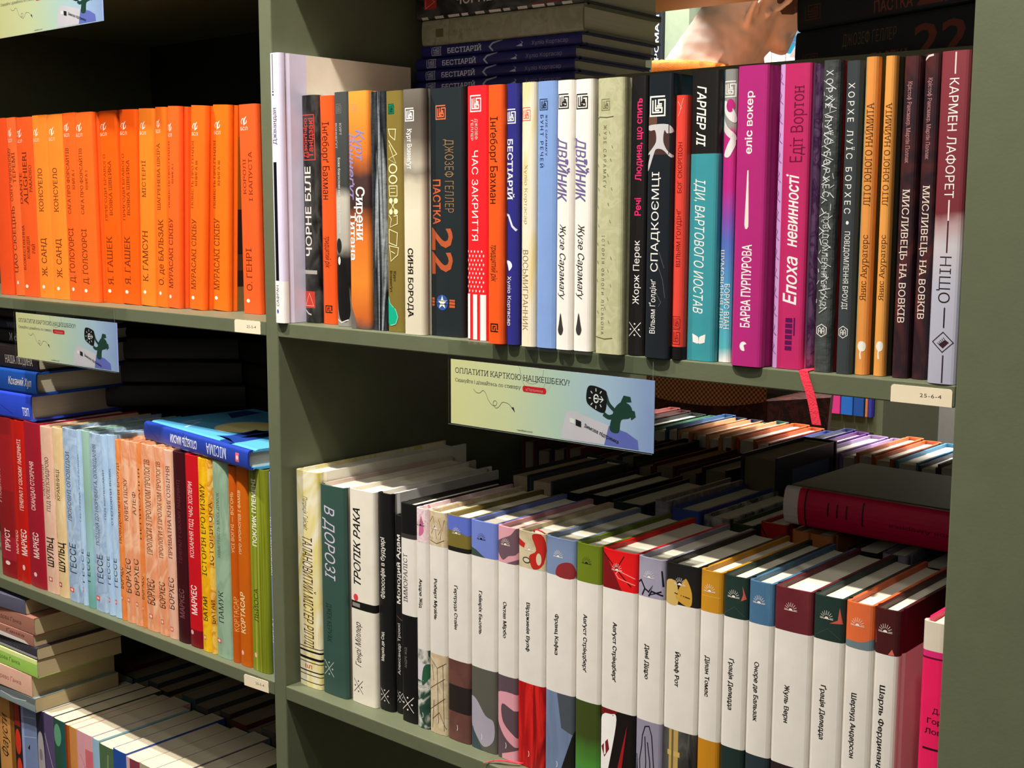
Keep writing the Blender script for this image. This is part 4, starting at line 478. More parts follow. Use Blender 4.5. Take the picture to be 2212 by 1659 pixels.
 ('A2', -0.5465, 0.0093, 0.008, 0.2068, -0.0014, 0.138, '#b01c14', [('T', 'МАРКЕС', 'u', 0.3, 0.8, 0.17, 0.318, '#f0b0a0', 'b')], 'narrow red book squeezed left of the bright red one with white capitals', {}),
 ('A3', -0.5369, 0.0225, 0.008, 0.207, -0.0013, 0.138, '#c01a12', [('T', 'ГЕНЕРАЛ У СВОЄМУ ЛАБІРИНТІ', 'u', 0.35, 0.72, 0.453, 0.888, '#f6c8ba', 'b'), ('T', 'МАРКЕС', 'u', 0.3, 0.85, 0.173, 0.335, '#f8dcd4', 'b'), ('O', 0.3, 0.6, 0.078, 0.112, '#f8c8c0')], 'bright red book with long white title, beside the dark crimson one', {}),
 ('A4', -0.5141, 0.0389, 0.008, 0.2086, -0.0011, 0.138, '#a01a2c', [('T', 'СКАНДАЛ СТОРІЧЧЯ', 'u', 0.35, 0.6, 0.472, 0.765, '#f6c8c0', 'b'), ('T', 'МАРКЕС', 'u', 0.35, 0.68, 0.182, 0.337, '#f8d8d0', 'b'), ('O', 0.3, 0.5, 0.064, 0.091, '#f8c8c4')], 'dark crimson book left of the pale pink and cream pair', {}),
 ('A5', -0.4749, 0.0282, 0.008, 0.2067, -0.0007, 0.138, ('N', ['#e8bfa8', '#e4b69c', '#ecc8b2'], 50, (1, 1, 0.5), 0.5), [('T', 'САНАТОРІЙ', 'u', 0.1, 0.3, 0.585, 0.772, '#3a2a22', 's'), ('T', 'ПІД КЛЕПСИДРОЮ', 'u', 0.42, 0.7, 0.496, 0.822, '#4a3a30', 's'), ('T', 'ШУЛЬЦ', 'u', 0.25, 0.75, 0.162, 0.34, '#1c1410', 'b'), ('R', 0.29000000000000004, 0.61, 0.07, 0.097, '#d06050'), ('O', 0.35, 0.55, 0.075, 0.092, '#f8d8d0')], 'pale pink book with black capitals, left of the cream one', {}),
 ('A6', -0.4464, 0.0231, 0.008, 0.2087, -0.0019, 0.138, ('N', ['#ecd0a0', '#e6c48e', '#f0d8ac'], 50, (1, 1, 0.5), 0.5), [('T', 'ЦИНАМОНОВІ', 'u', 0.0, 0.2, 0.58, 0.758, '#6a5030', 's'), ('T', 'КРАМНИЦІ', 'u', 0.35, 0.65, 0.574, 0.758, '#3a2a18', 's'), ('T', 'ШУЛЬЦ', 'u', 0.2, 0.8, 0.154, 0.327, '#1c1410', 'b'), ('L', [(0.05, 0.514), (0.1, 0.442), (0.15, 0.346)], 0.8, '#3a2c1c'), ('R', 0.13999999999999999, 0.45999999999999996, 0.058, 0.085, '#a03c28'), ('O', 0.19999999999999998, 0.4, 0.063, 0.08, '#f8d8d0')], 'cream yellow book between the pale pink and the first blue book', {}),
 ('A7', -0.423, 0.0316, 0.008, 0.2108, -0.0023, 0.138, ('N', ['#a9c3e0', '#9ab4d4', '#b8cfe6', '#8fa8c8'], 60, (1, 1, 0.7), 0.5), [('T', 'ЛЮБОВНІ ОПОВІДКИ', 'u', 0.25, 0.53, 0.469, 0.869, '#4a5560', 's'), ('T', 'ГЕССЕ', 'u', 0.25, 0.7, 0.169, 0.341, '#28303a'), ('R', 0.13999999999999999, 0.45999999999999996, 0.052, 0.079, '#e8503c'), ('O', 0.19999999999999998, 0.4, 0.057, 0.074, '#f8d8d0')], 'marbled grey-blue book, leftmost of the blue ones', {}),
 ('A8', -0.391, 0.0102, 0.008, 0.2115, -0.001, 0.138, ('N', ['#a8c8ea', '#b8d4ee', '#94b4dc'], 50, (1, 1, 0.6), 0.5), [('T', 'ҐЕРТРУДА. РОСГАЛЬДЕ', 'u', 0.25, 0.53, 0.481, 0.867, '#4a5560', 's'), ('T', 'ГЕССЕ', 'u', 0.25, 0.7, 0.133, 0.329, '#28303a'), ('R', 0.13999999999999999, 0.45999999999999996, 0.079, 0.106, '#e8503c'), ('O', 0.19999999999999998, 0.4, 0.084, 0.101, '#f8d8d0')], 'narrow sky blue book left of the teal-green one', {}),
 ('A9', -0.3805, 0.0167, 0.008, 0.2123, -0.0023, 0.138, ('G', [(0, '#6aa8a0'), (0.3, '#9cc8d0'), (0.6, '#8fb4a4'), (1, '#a4c8b8')]), [('T', 'ГЕССЕ', 'u', 0.1, 0.6, 0.148, 0.32, '#28303a')], 'teal-green book squeezed among the blue ones', {}),
 ('A10', -0.3635, 0.0255, 0.008, 0.2115, -0.0033, 0.138, ('N', ['#a9c3e0', '#9ab4d4', '#b8cfe6', '#8fa8c8'], 60, (1, 1, 0.7), 0.5), [('T', 'ПОЇЗДКА ДО НЮРНБЕРГА. ОПОВІДАННЯ', 'u', 0.35, 0.63, 0.377, 0.942, '#4a5560', 's'), ('T', 'ГЕССЕ', 'u', 0.35, 0.8, 0.164, 0.324, '#28303a'), ('R', 0.13999999999999999, 0.45999999999999996, 0.058, 0.085, '#e8503c'), ('O', 0.19999999999999998, 0.4, 0.064, 0.08, '#f8d8d0')], 'grey-blue book with a very long title, right of the teal-green one', {}),
 ('A11', -0.3376, 0.0128, 0.008, 0.2114, -0.0044, 0.138, ('N', ['#a8c8ea', '#b8d4ee', '#94b4dc'], 50, (1, 1, 0.6), 0.5), [('T', 'ПІД КОЛЕСАМИ', 'u', 0.25, 0.53, 0.534, 0.811, '#4a5560', 's'), ('T', 'ГЕССЕ', 'u', 0.25, 0.7, 0.174, 0.332, '#28303a'), ('R', 0.13999999999999999, 0.45999999999999996, 0.071, 0.097, '#e8503c'), ('O', 0.19999999999999998, 0.4, 0.076, 0.092, '#f8d8d0')], 'pale blue book, second from the right among the blue ones', {}),
 ('A12', -0.3245, 0.0153, 0.008, 0.2134, -0.0043, 0.138, ('N', ['#a8c8ea', '#b8d4ee', '#94b4dc'], 50, (1, 1, 0.6), 0.5), [('T', 'СТЕПОВИЙ ВОВК', 'u', 0.25, 0.53, 0.51, 0.822, '#4a5560', 's'), ('T', 'ГЕССЕ', 'u', 0.25, 0.7, 0.17, 0.33, '#28303a'), ('R', 0.13999999999999999, 0.45999999999999996, 0.072, 0.098, '#e8503c'), ('O', 0.19999999999999998, 0.4, 0.077, 0.093, '#f8d8d0')], 'pale blue book touching the first peach one', {}),
 ('A13', -0.3089, 0.0101, 0.008, 0.2099, -0.0032, 0.138, ('N', ['#f09a58', '#e8863e', '#f4b078'], 45, (1, 1, 0.5), 0.5), [('T', 'ПОВІДОМЛЕННЯ БРОУДІ', 'u', 0.35, 0.75, 0.43, 0.876, '#6a2c12', 's'), ('T', 'БОРХЕС', 'u', 0.2, 0.8, 0.179, 0.301, '#3a1c10'), ('R', 0.29000000000000004, 0.61, 0.111, 0.137, '#e06a40'), ('O', 0.35, 0.55, 0.117, 0.132, '#f8d8d0')], 'narrow orange-tinted book, leftmost of the peach ones', {}),
 ('A14', -0.2985, 0.0171, 0.008, 0.2109, -0.0028, 0.138, ('N', ['#f0aa7e', '#e8966a', '#f6c29c', '#e88a56'], 45, (1, 1, 0.5), 0.5), [('T', 'КНИГА ПІСКУ', 'u', 0.35, 0.75, 0.564, 0.797, '#6a2c12', 's'), ('T', 'БОРХЕС', 'u', 0.2, 0.8, 0.167, 0.356, '#3a1c10'), ('R', 0.29000000000000004, 0.61, 0.113, 0.138, '#e06a40'), ('O', 0.35, 0.55, 0.118, 0.133, '#f8d8d0')], 'marbled peach book, second of the peach ones from the left', {}),
 ('A15', -0.2811, 0.0154, 0.008, 0.2113, -0.0035, 0.138, ('N', ['#f0aa7e', '#e8966a', '#f6c29c', '#e88a56'], 45, (1, 1, 0.5), 0.5), [('T', 'АЛЕФ', 'u', 0.35, 0.75, 0.605, 0.732, '#6a2c12', 's'), ('T', 'БОРХЕС', 'u', 0.2, 0.8, 0.168, 0.367, '#3a1c10'), ('R', 0.29000000000000004, 0.61, 0.105, 0.13, '#e06a40'), ('O', 0.35, 0.55, 0.11, 0.125, '#f8d8d0')], 'marbled peach book with a four-letter title', {}),
 ('A16', -0.2654, 0.007, 0.008, 0.2106, -0.0036, 0.138, ('N', ['#f09a58', '#e8863e', '#f4b078'], 45, (1, 1, 0.5), 0.5), [('T', 'НЕПИСАННЯ', 'u', 0.35, 0.75, 0.482, 0.872, '#6a2c12', 's'), ('T', 'БОРХЕС', 'u', 0.2, 0.8, 0.158, 0.286, '#3a1c10'), ('R', 0.29000000000000004, 0.61, 0.094, 0.12, '#e06a40'), ('O', 0.35, 0.55, 0.099, 0.115, '#f8d8d0')], 'very thin orange-peach book before the two long peach titles', {}),
 ('A17', -0.2581, 0.0244, 0.008, 0.2116, -0.0035, 0.138, ('N', ['#f0aa7e', '#e8966a', '#f6c29c', '#e88a56'], 45, (1, 1, 0.5), 0.5), [('T', 'ПРОЛОГИ З ПРОЛОГОМ ПРОЛОГІВ', 'u', 0.35, 0.75, 0.416, 0.923, '#6a2c12', 's'), ('T', 'БОРХЕС', 'u', 0.2, 0.8, 0.145, 0.283, '#3a1c10'), ('R', 0.29000000000000004, 0.61, 0.066, 0.092, '#e06a40'), ('O', 0.35, 0.55, 0.071, 0.087, '#f8d8d0')], 'wider marbled peach book with a long title, right of the very thin one', {}),
 ('A18', -0.2334, 0.0186, 0.008, 0.2114, -0.0037, 0.138, ('N', ['#f0aa7e', '#e8966a', '#f6c29c', '#e88a56'], 45, (1, 1, 0.5), 0.5), [('T', 'ПРОЛОГИ З ПРОЛОГОМ ПРОЛОГІВ', 'u', 0.35, 0.75, 0.416, 0.926, '#6a2c12', 's'), ('T', 'БОРХЕС', 'u', 0.2, 0.8, 0.147, 0.287, '#3a1c10'), ('R', 0.29000000000000004, 0.61, 0.058, 0.084, '#e06a40'), ('O', 0.35, 0.55, 0.063, 0.079, '#f8d8d0')], 'marbled peach book under the corner of the lying blue book', {}),
 ('A19', -0.2145, 0.0164, 0.008, 0.2101, -0.0032, 0.138, ('N', ['#f0bea4', '#e8ae92', '#f4d0bc'], 45, (1, 1, 0.5), 0.5), [('T', 'ПРИВАТНА КНИГОЗБІРНЯ', 'u', 0.35, 0.75, 0.431, 0.921, '#6a2c12', 's'), ('T', 'БОРХЕС', 'u', 0.2, 0.8, 0.16, 0.33, '#3a1c10'), ('R', 0.29000000000000004, 0.61, 0.038, 0.063, '#e06a40'), ('O', 0.35, 0.55, 0.043, 0.058, '#f8d8d0')], 'pale pinkish peach book, rightmost of the peach ones', {}),
 ('A20', -0.1978, 0.0218, 0.008, 0.2109, -0.0013, 0.138, '#3c0e16', [('T', 'ГЕНЕРАЛ У СВОЄМУ ЛАБІРИНТІ', 'u', 0.4, 0.65, 0.425, 0.858, '#6a3038'), ('T', 'МАРКЕС', 'u', 0.3, 0.7, 0.132, 0.286, '#7a4a4c', 'b')], 'almost black maroon book beside the bright red one', {}),
 ('A21', -0.1757, 0.0227, 0.008, 0.2105, -0.0004, 0.138, '#c81420', [('R', 0, 1, -0.012, 0.092, '#7a0e1c'), ('T', 'КОХАННЯ ПІД ЧАС ХОЛЕРИ', 'u', 0.3, 0.62, 0.472, 0.864, '#f6c4bc', 'b'), ('T', 'МАРКЕС', 'u', 0.3, 0.72, 0.174, 0.327, '#fae4de', 'b'), ('O', 0.15, 0.4, 0.063, 0.087, '#f4b0b4')], 'bright red book with a dark red foot, left of the yellow ones', {}),
 ('A22', -0.1527, 0.0156, 0.008, 0.2096, 0.0001, 0.138, ('N', ['#f0b810', '#f4c41c', '#e8a410', '#f2bc14'], 50, (1, 1, 1), 0.5), [('T', 'ІСТОРІЯ ЕРОТИЗМУ', 'u', 0.3, 0.8, 0.399, 0.87, '#3a2408'), ('T', 'БАТАЙ', 'u', 0.3, 0.75, 0.162, 0.287, '#4a2c08', 'b'), ('R', 0.24000000000000002, 0.56, 0.06, 0.085, '#e07838'), ('O', 0.30000000000000004, 0.5, 0.065, 0.08, '#f8d8d0')], 'bright yellow book with dark capitals between red and pale yellow spines', {}),
 ('A23', -0.1368, 0.0089, 0.008, 0.2094, -0.0006, 0.138, ('N', ['#f0bc40', '#f4ca60', '#d88a18', '#f6d680'], 60, (1, 1, 1), 0.45), [('T', 'ІСТОРІЯ ОКА', 'u', 0.4, 0.9, 0.462, 0.786, '#5a3408'), ('T', 'БАТАЙ', 'u', 0.4, 0.9, 0.161, 0.281, '#5a3408')], 'thin mottled yellow book left of the sage green one', {}),
 ('A24', -0.1276, 0.0267, 0.008, 0.2107, -0.0026, 0.138, ('N', ['#8eac8e', '#9ab69a', '#86a488', '#a8bca4'], 30, (1, 1, 0.6), 0.5), [('T', 'ХИМЕРНІСТЬ МОЇХ ДУМОК', 'u', 0.3, 0.48, 0.509, 0.843, '#56684e', 's'), ('T', 'ПАМУК', 'u', 0.25, 0.58, 0.182, 0.341, '#20281e'), ('R', 0.06, 0.38, 0.07, 0.093, '#c8605a'), ('O', 0.12, 0.32, 0.075, 0.089, '#f8d8d0')], 'sage green book with a black author name, in the lower left row', {}),
 ('A25', -0.1006, 0.0128, 0.008, 0.2082, -0.0008, 0.138, '#c2560c', [('T', 'УСІ ВОГНІ — ВОГОНЬ', 'u', 0.4, 0.75, 0.564, 0.87, '#f4c890'), ('T', 'КОРТАСАР', 'u', 0.5, 0.95, 0.163, 0.34, '#f2b468')], 'rust orange book, left of its wider rust orange neighbour', {}),
 ('A26', -0.0875, 0.0196, 0.008, 0.2095, 0.0037, 0.138, '#c8600e', [('T', 'ПРО ХРОНОПІВ І ФАМІВ', 'u', 0.2, 0.45, 0.566, 0.882, '#f6d8a8'), ('T', 'КОРТАСАР', 'u', 0.2, 0.6, 0.167, 0.374, '#f8dca4', 'b'), ('O', 0.2, 0.42, 0.053, 0.077, '#f8c0b0')], 'rust orange book with white lettering beside the striped green one', {}),
 ('A27', -0.0676, 0.0283, 0.008, 0.2108, 0.0021, 0.138, ('N', ['#7a8418', '#8a9424', '#6a7412', '#a0a83c'], 60, (3, 1, 0.03), 0.5), [('T', 'ПОКЛИК ПЛЕМЕНІ', 'u', 0.25, 0.5, 0.622, 0.95, '#f4f4e4', 'b'), ('T', 'ЛЬЙОСА', 'u', 0.25, 0.5, 0.247, 0.412, '#3a4208'), ('O', 0.2, 0.36, 0.064, 0.089, '#f8b8a0')], 'olive green book with vertical grain stripes near the upright', {}),
 ('A28', -0.034, 0.0093, 0.008, 0.2105, -0.0003, 0.138, '#7f92cc', [('T', 'БАРАБАНИ НОЧІ', 'u', 0.1, 0.5, 0.503, 0.789, '#f0f0f4', 'b'), ('T', 'БРЕХТ', 'u', 0.1, 0.5, 0.172, 0.297, '#e8e8f0', 'b')], 'blue sliver of a book against the middle upright', {})]
ROWZ = {'U': Z1, 'O': Z1, 'A': Z2}
GRP = {'U': 'novels in the front row of the upper right shelf', 'O': 'orange classics on the upper left shelf', 'A': 'books in the front row of the lower left shelf'}
for nm, x, w, y, h, lean, d, base, ops, label, opt in ROWS:
    rw = nm[0]
    sd = {'O': None}.get(rw)
    b = book(w, h, d, base, ops, hard=True, rough=opt.get('rough', .4), front=opt.get('front'), round_=.0016 if rw == 'A' else .001, kind='film' if opt.get('rough', 1) < .15 else 'paper',
             pages=PAPERT if rw == 'O' else PAPERW)
    stand(b, x-(lean/2 if abs(lean) > .004 else 0), y, .0003+ROWZ[rw]+(0 if abs(lean) <= .004 else .0), 0, math.atan2(lean, h) if abs(lean) > .004 else 0, w if lean > 0 else 0)
    tag(b, label, 'book', GRP[rw])
# ------------------------------------------------------------------ lower right front row
def X_EMB(y0, y1, c='#d8d4cc', u0=.15, u1=.8): return ('E', 'xx', u0, u1, y0, y1, c)
WH = '#e2dcd2'; BK = '#171614'
def row_book(x0, x1, y, h, base, ops, label, group, z=Z2, d=.135, **k):
    b = book(x1-x0, h, d, base, ops, **k); stand(b, x0, y, z+.0003); tag(b, label, 'book', group); return b
GL = 'books in the front row of the lower right shelf'
row_book(.0008, .034, .014, .2172, ('N', ['#e6dcae', '#e4d488', '#efe8cc', '#d8c450', '#e8e0b8'], 26, (1, 1, .4), .5), [('T', 'Патриція Гайсміт', 'd', .35, .55, .73, .885, '#5a5030', 'i'), ('T', 'ТАЛАНОВИТИЙ МІСТЕР РІПЛІ', 'd', .28, .72, .19, .70, '#4a2a20', 'i')]
    + [('R', 0, 1, a, a+t, BK) for a, t in ((.185, .004), (.165, .009), (.13, .012), (.115, .004), (.072, .006), (.055, .004), (.022, .004))] + [('T', 'ВЛ', 'h', .3, .62, .088, .104, '#d8402a', 'b')],
    'tall yellow hardcover with black stripes at its foot, leftmost of the lower right row', GL, d=.21, pages=PAPERW, front=[(0, 1, .03, 1, '#e8e4d4')])
row_book(.035, .0705, .015, .2075, '#37534a', [('T', 'В ДОРОЗІ', 'd', .2, .62, .555, .905, '#cfc4d8', 'i'), ('T', 'ДЖЕК КЕРУАК', 'd', .24, .44, .255, .44, '#1e3028'), X_EMB(.085, .165, '#c4ccc0', .1, .5)],
    'dark green hardcover with pale handwritten lettering, second in the lower right row', GL, d=.185, side='#cdb9ae')
row_book(.0735, .108, .018, .2085, '#e9e1d0', [('T', 'ТРОПІК РАКА', 'u', .18, .46, .56, .915, BK, 'bi'), ('O', .15, .35, .482, .515, '#e0404a'), ('R', 0, 1, .445, .482, BK), ('R', .1, .42, .455, .473, '#8a8884'), ('T', 'Генрі Міллер', 'u', .2, .44, .175, .385, BK, 'i'), X_EMB(.045, .115, BK, .12, .5)],
    'cream hardcover with a black belly band and red dot', GL, d=.165)
row_book(.1085, .1268, .022, .209, '#161515', [('T', 'Філософія в будуарі', 'u', .22, .52, .52, .80, WH, 'b'), ('T', 'Маркіз де Сад', 'u', .2, .42, .23, .365, WH, 'b'), X_EMB(.035, .105, WH, .1, .75)],
    'black hardcover with small bold white title beside the cream one with belly band', GL, side='#c9c6c2', d=.15)
row_book(.1272, .1380, .026, .190, '#191818', [('T', 'Молодий Адам', 'u', .25, .68, .56, .905, WH, 'b'), ('T', 'Александр Троккі', 'u', .3, .62, .2, .46, '#d8d4cc'), X_EMB(.05, .12, WH, .1, .95), ('L', [(.1, .50), (.6, .485), (.95, .472)], .5, '#8a5a48')],
    'shorter black book half hidden beside the black one with a white label', GL)
row_book(.1434, .1640, .017, .2055, '#141313', [('R', 0, 1, .845, .865, '#3a3434'), ('R', 0, 1, .495, .845, WH), ('T', 'ІММОРАЛІСТ', 'u', .22, .48, .555, .775, BK, 's'), ('T', 'АНДРЕ ЖІД', 'u', .25, .4, .25, .345, '#7a7672'), X_EMB(.045, .125, WH, .05, .8)],
    'black hardcover with a broad white label band on its upper spine', GL)
KOMP = [
 (0.1645, 0.18, 'Андре Жід', 0.552, 0.684, ('N', ['#e8d6d4', '#e0c0c8', '#ead8d6', '#c890a4'], 90, (1, 1, 1), 0.5), ('N', ['#1c3a30', '#2c4a3c', '#d8d4cc', '#20402f'], 55, (1, 1, 1), 0.5), [('C', [(0.3, 0.88), (0.7, 0.9), (0.5, 0.97)], '#c86a90')], [('P', [(0, 0.22), (0.6, 0.22), (0.75, 0.3), (0.1, 0.3)], '#d4ccd4'), ('C', [(0.5, 0.2), (1, 0.24), (1, 0.3), (0.6, 0.28)], '#2c5a40')], 'narrow white-banded book with a speckled pink top and dark green foot'),
 (0.1805, 0.2025, 'Роберт Музіль', 0.52, 0.702, ('N', ['#cbb896', '#c2ac88', '#d4c4a4', '#b8a280'], 60, (1, 1, 1), 0.4), ('N', ['#cbb896', '#c2ac88', '#d4c4a4', '#b8a280'], 60, (1, 1, 1), 0.4), [('L', [(0.1, 0.95), (0.3, 0.98), (0.4, 0.93)], 0.5, '#3a3026'), ('L', [(0.2, 0.9), (0.4, 0.94), (0.5, 0.88)], 0.5, '#3a3026'), ('L', [(0.6, 0.97), (0.8, 0.92), (0.9, 0.97)], 0.5, '#3a3026'), ('L', [(0.7, 0.88), (0.75, 0.93), (0.6, 0.9)], 0.5, '#3a3026'), ('L', [(0.1, 0.87), (0.5, 0.86), (0.9, 0.88)], 0.5, '#3a3026')], [('L', [(0.05, 0.34), (0.5, 0.3), (0.95, 0.33)], 0.5, '#3a3026'), ('L', [(0.2, 0.31), (0.3, 0.24)], 0.5, '#3a3026'), ('L', [(0.5, 0.3), (0.55, 0.05)], 0.5, '#3a3026'), ('L', [(0.1, 0.2), (0.9, 0.26)], 0.5, '#3a3026'), ('L', [(0.05, 0.1), (0.9, 0.17)], 0.5, '#3a3026'), ('L', [(0.8, 0.32), (0.85, 0.02)], 0.5, '#3a3026'), ('L', [(0.2, 0.06), (0.6, 0.1), (0.95, 0.03)], 0.5, '#3a3026'), ('L', [(0.3, 0.15), (0.2, 0.02)], 0.5, '#3a3026')], 'white-banded book with beige sketch drawings at top and foot'),
 (0.203, 0.2305, 'Ґертруда Стайн', 0.502, 0.696, '#75682e', ('N', ['#5c3a34', '#6a443c', '#523430'], 25, (1, 1, 2), 0.3), [('C', [(0, 0.94), (0.5, 0.935), (1, 0.925), (1, 1), (0, 1)], '#5a6cc0'), ('R', 0, 1, 0.845, 0.865, '#1c1a16')], [('R', 0, 1, 0.13, 0.25, '#28211f')], 'white-banded book with an olive and blue top and brown foot'),
 (0.231, 0.2615, 'Гайнріх Бьолль', 0.513, 0.701, '#6f80c8', '#5a584e', [('P', [(0, 0.848), (0.6, 0.848), (0.25, 0.875), (0, 0.885)], '#3a4a44')], [('C', [(0, 0.22), (0.25, 0.22), (0.6, 0.16), (0.9, 0.14), (0.9, 0.06), (0.6, 0.02), (0.35, 0.04), (0, 0.12)], '#a8a2b0'), ('P', [(0, 0.0), (0.5, 0.0), (0.3, 0.04), (0, 0.12)], '#3a4c54')], 'white-banded book with a periwinkle blue top and grey foot'),
 (0.262, 0.2845, 'Октав Мірбо', 0.527, 0.682, '#d79aa4', '#5c4a52', [('C', [(0, 0.93), (0.3, 0.95), (0.7, 0.97), (1, 1), (1, 0.9), (0.6, 0.88), (0.3, 0.86), (0, 0.9)], '#6a525c'), ('P', [(0.5, 0.848), (1, 0.87), (1, 0.848)], '#6a525c')], [('C', [(0, 0.28), (1, 0.29), (1, 0.22), (0.3, 0.24), (0.35, 0.16), (1, 0.1), (1, 0.06), (0.4, 0.1), (0.0, 0.18)], '#dc9aa6'), ('P', [(0.3, 0.02), (1, 0.05), (1, 0), (0.3, 0)], '#dc9aa6')], 'white-banded book with plum and pink curved shapes'),
 (0.285, 0.3145, 'Вірджинія Вулф', 0.499, 0.705, ('N', ['#d2c4a4', '#c8b894', '#a8987a'], 40, (1, 1, 1), 0.3), ('N', ['#c01418', '#a01014', '#d82420', '#8a1010'], 40, (2, 1, 0.3), 0.5), [('C', [(0.55, 0.99), (0.95, 0.99), (0.95, 0.88), (0.6, 0.85), (0.45, 0.9), (0.7, 0.93)], '#b82820'), ('P', [(0.0, 0.97), (0.3, 0.95), (0.25, 0.93), (0, 0.94)], '#b82820'), ('O', 0.2, 0.5, 0.868, 0.895, '#4a3a30'), ('O', 0.24, 0.46, 0.873, 0.89, '#cfc4ac'), ('O', 0.7, 0.88, 0.87, 0.92, '#d0c0a0')], [], 'white-banded book with a cream and red blotched top and red foot'),
 (0.315, 0.346, 'Франц Кафка', 0.52, 0.689, '#7688aa', ('N', ['#7688a8', '#6a7a98', '#8292b0'], 30, (1, 1, 0.4), 0.4), [('C', [(0.4, 0.848), (0.95, 0.848), (0.95, 0.9), (0.75, 0.91), (0.45, 0.89)], '#8a2c30')], [('P', [(0.45, 0.363), (1, 0.363), (1, 0.2), (0.6, 0.22)], '#4a5058'), ('P', [(0.5, 0), (1, 0), (1, 0.22)], '#1c1a18')], 'white-banded book with a steel blue top and dark red patch'),
 (0.3465, 0.372, 'Авґуст Стріндберґ', 0.484, 0.719, '#6a7a1c', ('G', [(0, '#2c7a6a'), (0.1, '#4a8a34'), (0.22, '#3c4a1c'), (1, '#3c4420')]), [], [], 'white-banded book with a plain moss green top'),
 (0.3725, 0.4065, 'Авґуст Стріндберґ', 0.481, 0.718, '#e0181c', '#181212', [('P', [(0, 0.848), (0.6, 0.848), (0.2, 0.96), (0, 1)], '#7a1418'), ('L', [(0.02, 0.99), (0.85, 0.87)], 1, '#400c0c'), ('L', [(0.4, 0.92), (0.65, 0.985)], 0.8, '#400c0c'), ('L', [(0.95, 0.88), (0.5, 0.895), (0.42, 0.91), (0.5, 0.925), (0.95, 0.905)], 0.8, '#f08a80')], [('P', [(0, 0.363), (0.55, 0.363), (0.4, 0.34), (0, 0.33)], '#701418'), ('C', [(0, 0.3), (0.35, 0.345), (0.5, 0.33), (0.35, 0.18), (0.1, 0.0), (0, 0)], '#f0ece8'), ('P', [(0.05, 0.2), (0.25, 0.24), (0.3, 0.2), (0.15, 0.16)], '#7a1a20'), ('P', [(0.5, 0.1), (0.8, 0.32), (0.62, 0.08)], '#a01c20')], 'white-banded book with a bright red top crossed by dark lines'),
 (0.407, 0.432, 'Дені Дідро', 0.529, 0.665, '#9c97aa', '#8f8a9c', [('L', [(0.05, 0.8999999999999999), (0.15, 0.91), (0.3, 0.88), (0.45, 0.87), (0.6, 0.9), (0.5, 0.86), (0.9, 0.88)], 1.3, '#1c1820'), ('L', [(0.3, 0.88), (0.2, 0.853)], 1.3, '#1c1820'), ('L', [(0.45, 0.853), (0.55, 0.875), (0.95, 0.865)], 1.3, '#1c1820'), ('L', [(0.9, 0.96), (0.95, 0.9)], 1.3, '#1c1820')], [('L', [(0.3, 0.3), (0.4, 0.34), (0.55, 0.345), (0.65, 0.31), (0.7, 0.24), (0.8, 0.1), (0.78, 0.02)], 0.9, '#1c1820'), ('L', [(0.3, 0.3), (0.28, 0.26), (0.2, 0.2), (0.3, 0.02)], 0.9, '#1c1820'), ('L', [(0.4, 0.3), (0.45, 0.2), (0.4, 0.02)], 0.9, '#1c1820'), ('L', [(0.5, 0.28), (0.6, 0.2), (0.65, 0.02)], 0.9, '#1c1820'), ('L', [(0.08, 0.22), (0.12, 0.15), (0.3, 0.13)], 0.9, '#1c1820'), ('L', [(0.1, 0.2), (0.05, 0.02)], 0.9, '#1c1820')], 'white-banded book with a lilac top bearing black branch lines'),
 (0.4325, 0.463, 'Йозеф Рот', 0.533, 0.667, '#1d1c1b', ('N', ['#2a2a2c', '#55544e', '#3a3836', '#1c1c1e'], 30, (2, 1, 0.5), 0.4), [('C', [(0, 0.855), (0.4, 0.848), (0.35, 0.93), (0.05, 0.93)], '#c8a860'), ('C', [(0.35, 0.87), (0.75, 0.848), (0.8, 0.9), (0.65, 0.95), (0.55, 0.94), (0.4, 0.9)], '#c8983a'), ('L', [(0.3, 0.89), (0.75, 0.88)], 1, '#5a4010')], [('R', 0.22, 0.5, 0, 0.363, '#b89a58'), ('R', 0.18, 0.55, 0.26, 0.28, '#c8a860'), ('R', 0.18, 0.55, 0.1, 0.12, '#c8a860'), ('R', 0.3, 0.36, 0, 0.363, '#6a5a38')], 'white-banded book with a black top and golden shapes'),
 (0.4635, 0.483, 'Ділан Томас', 0.528, 0.683, '#c58a22', '#c0821c', [('R', 0.1, 0.9, 0.905, 0.908, '#d8a448')], [], 'white-banded book with a plain mustard yellow top'),
 (0.4835, 0.504, 'Ґрація Деледда', 0.505, 0.696, '#22352f', '#1f302b', [('P', [(0.6, 0.91), (0.95, 0.925), (0.8, 0.97), (0.85, 0.92)], '#c8564a'), ('L', [(0.1, 0.86), (0.5, 0.89), (0.9, 0.86)], 0.5, '#34483f')], [], 'white-banded book with a dark green top and coral fin, left of the blue one'),
 (0.5045, 0.525, 'Оноре де Бальзак', 0.49, 0.709, ('N', ['#4d7a9c', '#456c8c', '#5a88a8'], 30, (1, 1, 0.5), 0.4), '#2a3438', [], [], 'white-banded book with a plain steel blue top, right of the dark green one'),
 (0.5255, 0.5555, 'Жуль Верн', 0.518, 0.655, ('N', ['#6a262c', '#62222a', '#702c32'], 30, (1, 1, 0.4), 0.4), '#2a2022', [], [], 'wide white-banded book with a wine red top'),
 (0.556, 0.5795, 'Ґрація Деледда', 0.496, 0.689, '#22352f', '#1f302b', [('P', [(0.55, 0.91), (0.95, 0.915), (0.85, 0.97), (0.8, 0.925)], '#c8564a'), ('L', [(0.1, 0.86), (0.5, 0.89), (0.9, 0.86)], 0.5, '#34483f')], [], 'white-banded book with a dark green top and coral fin, left of the orange one'),
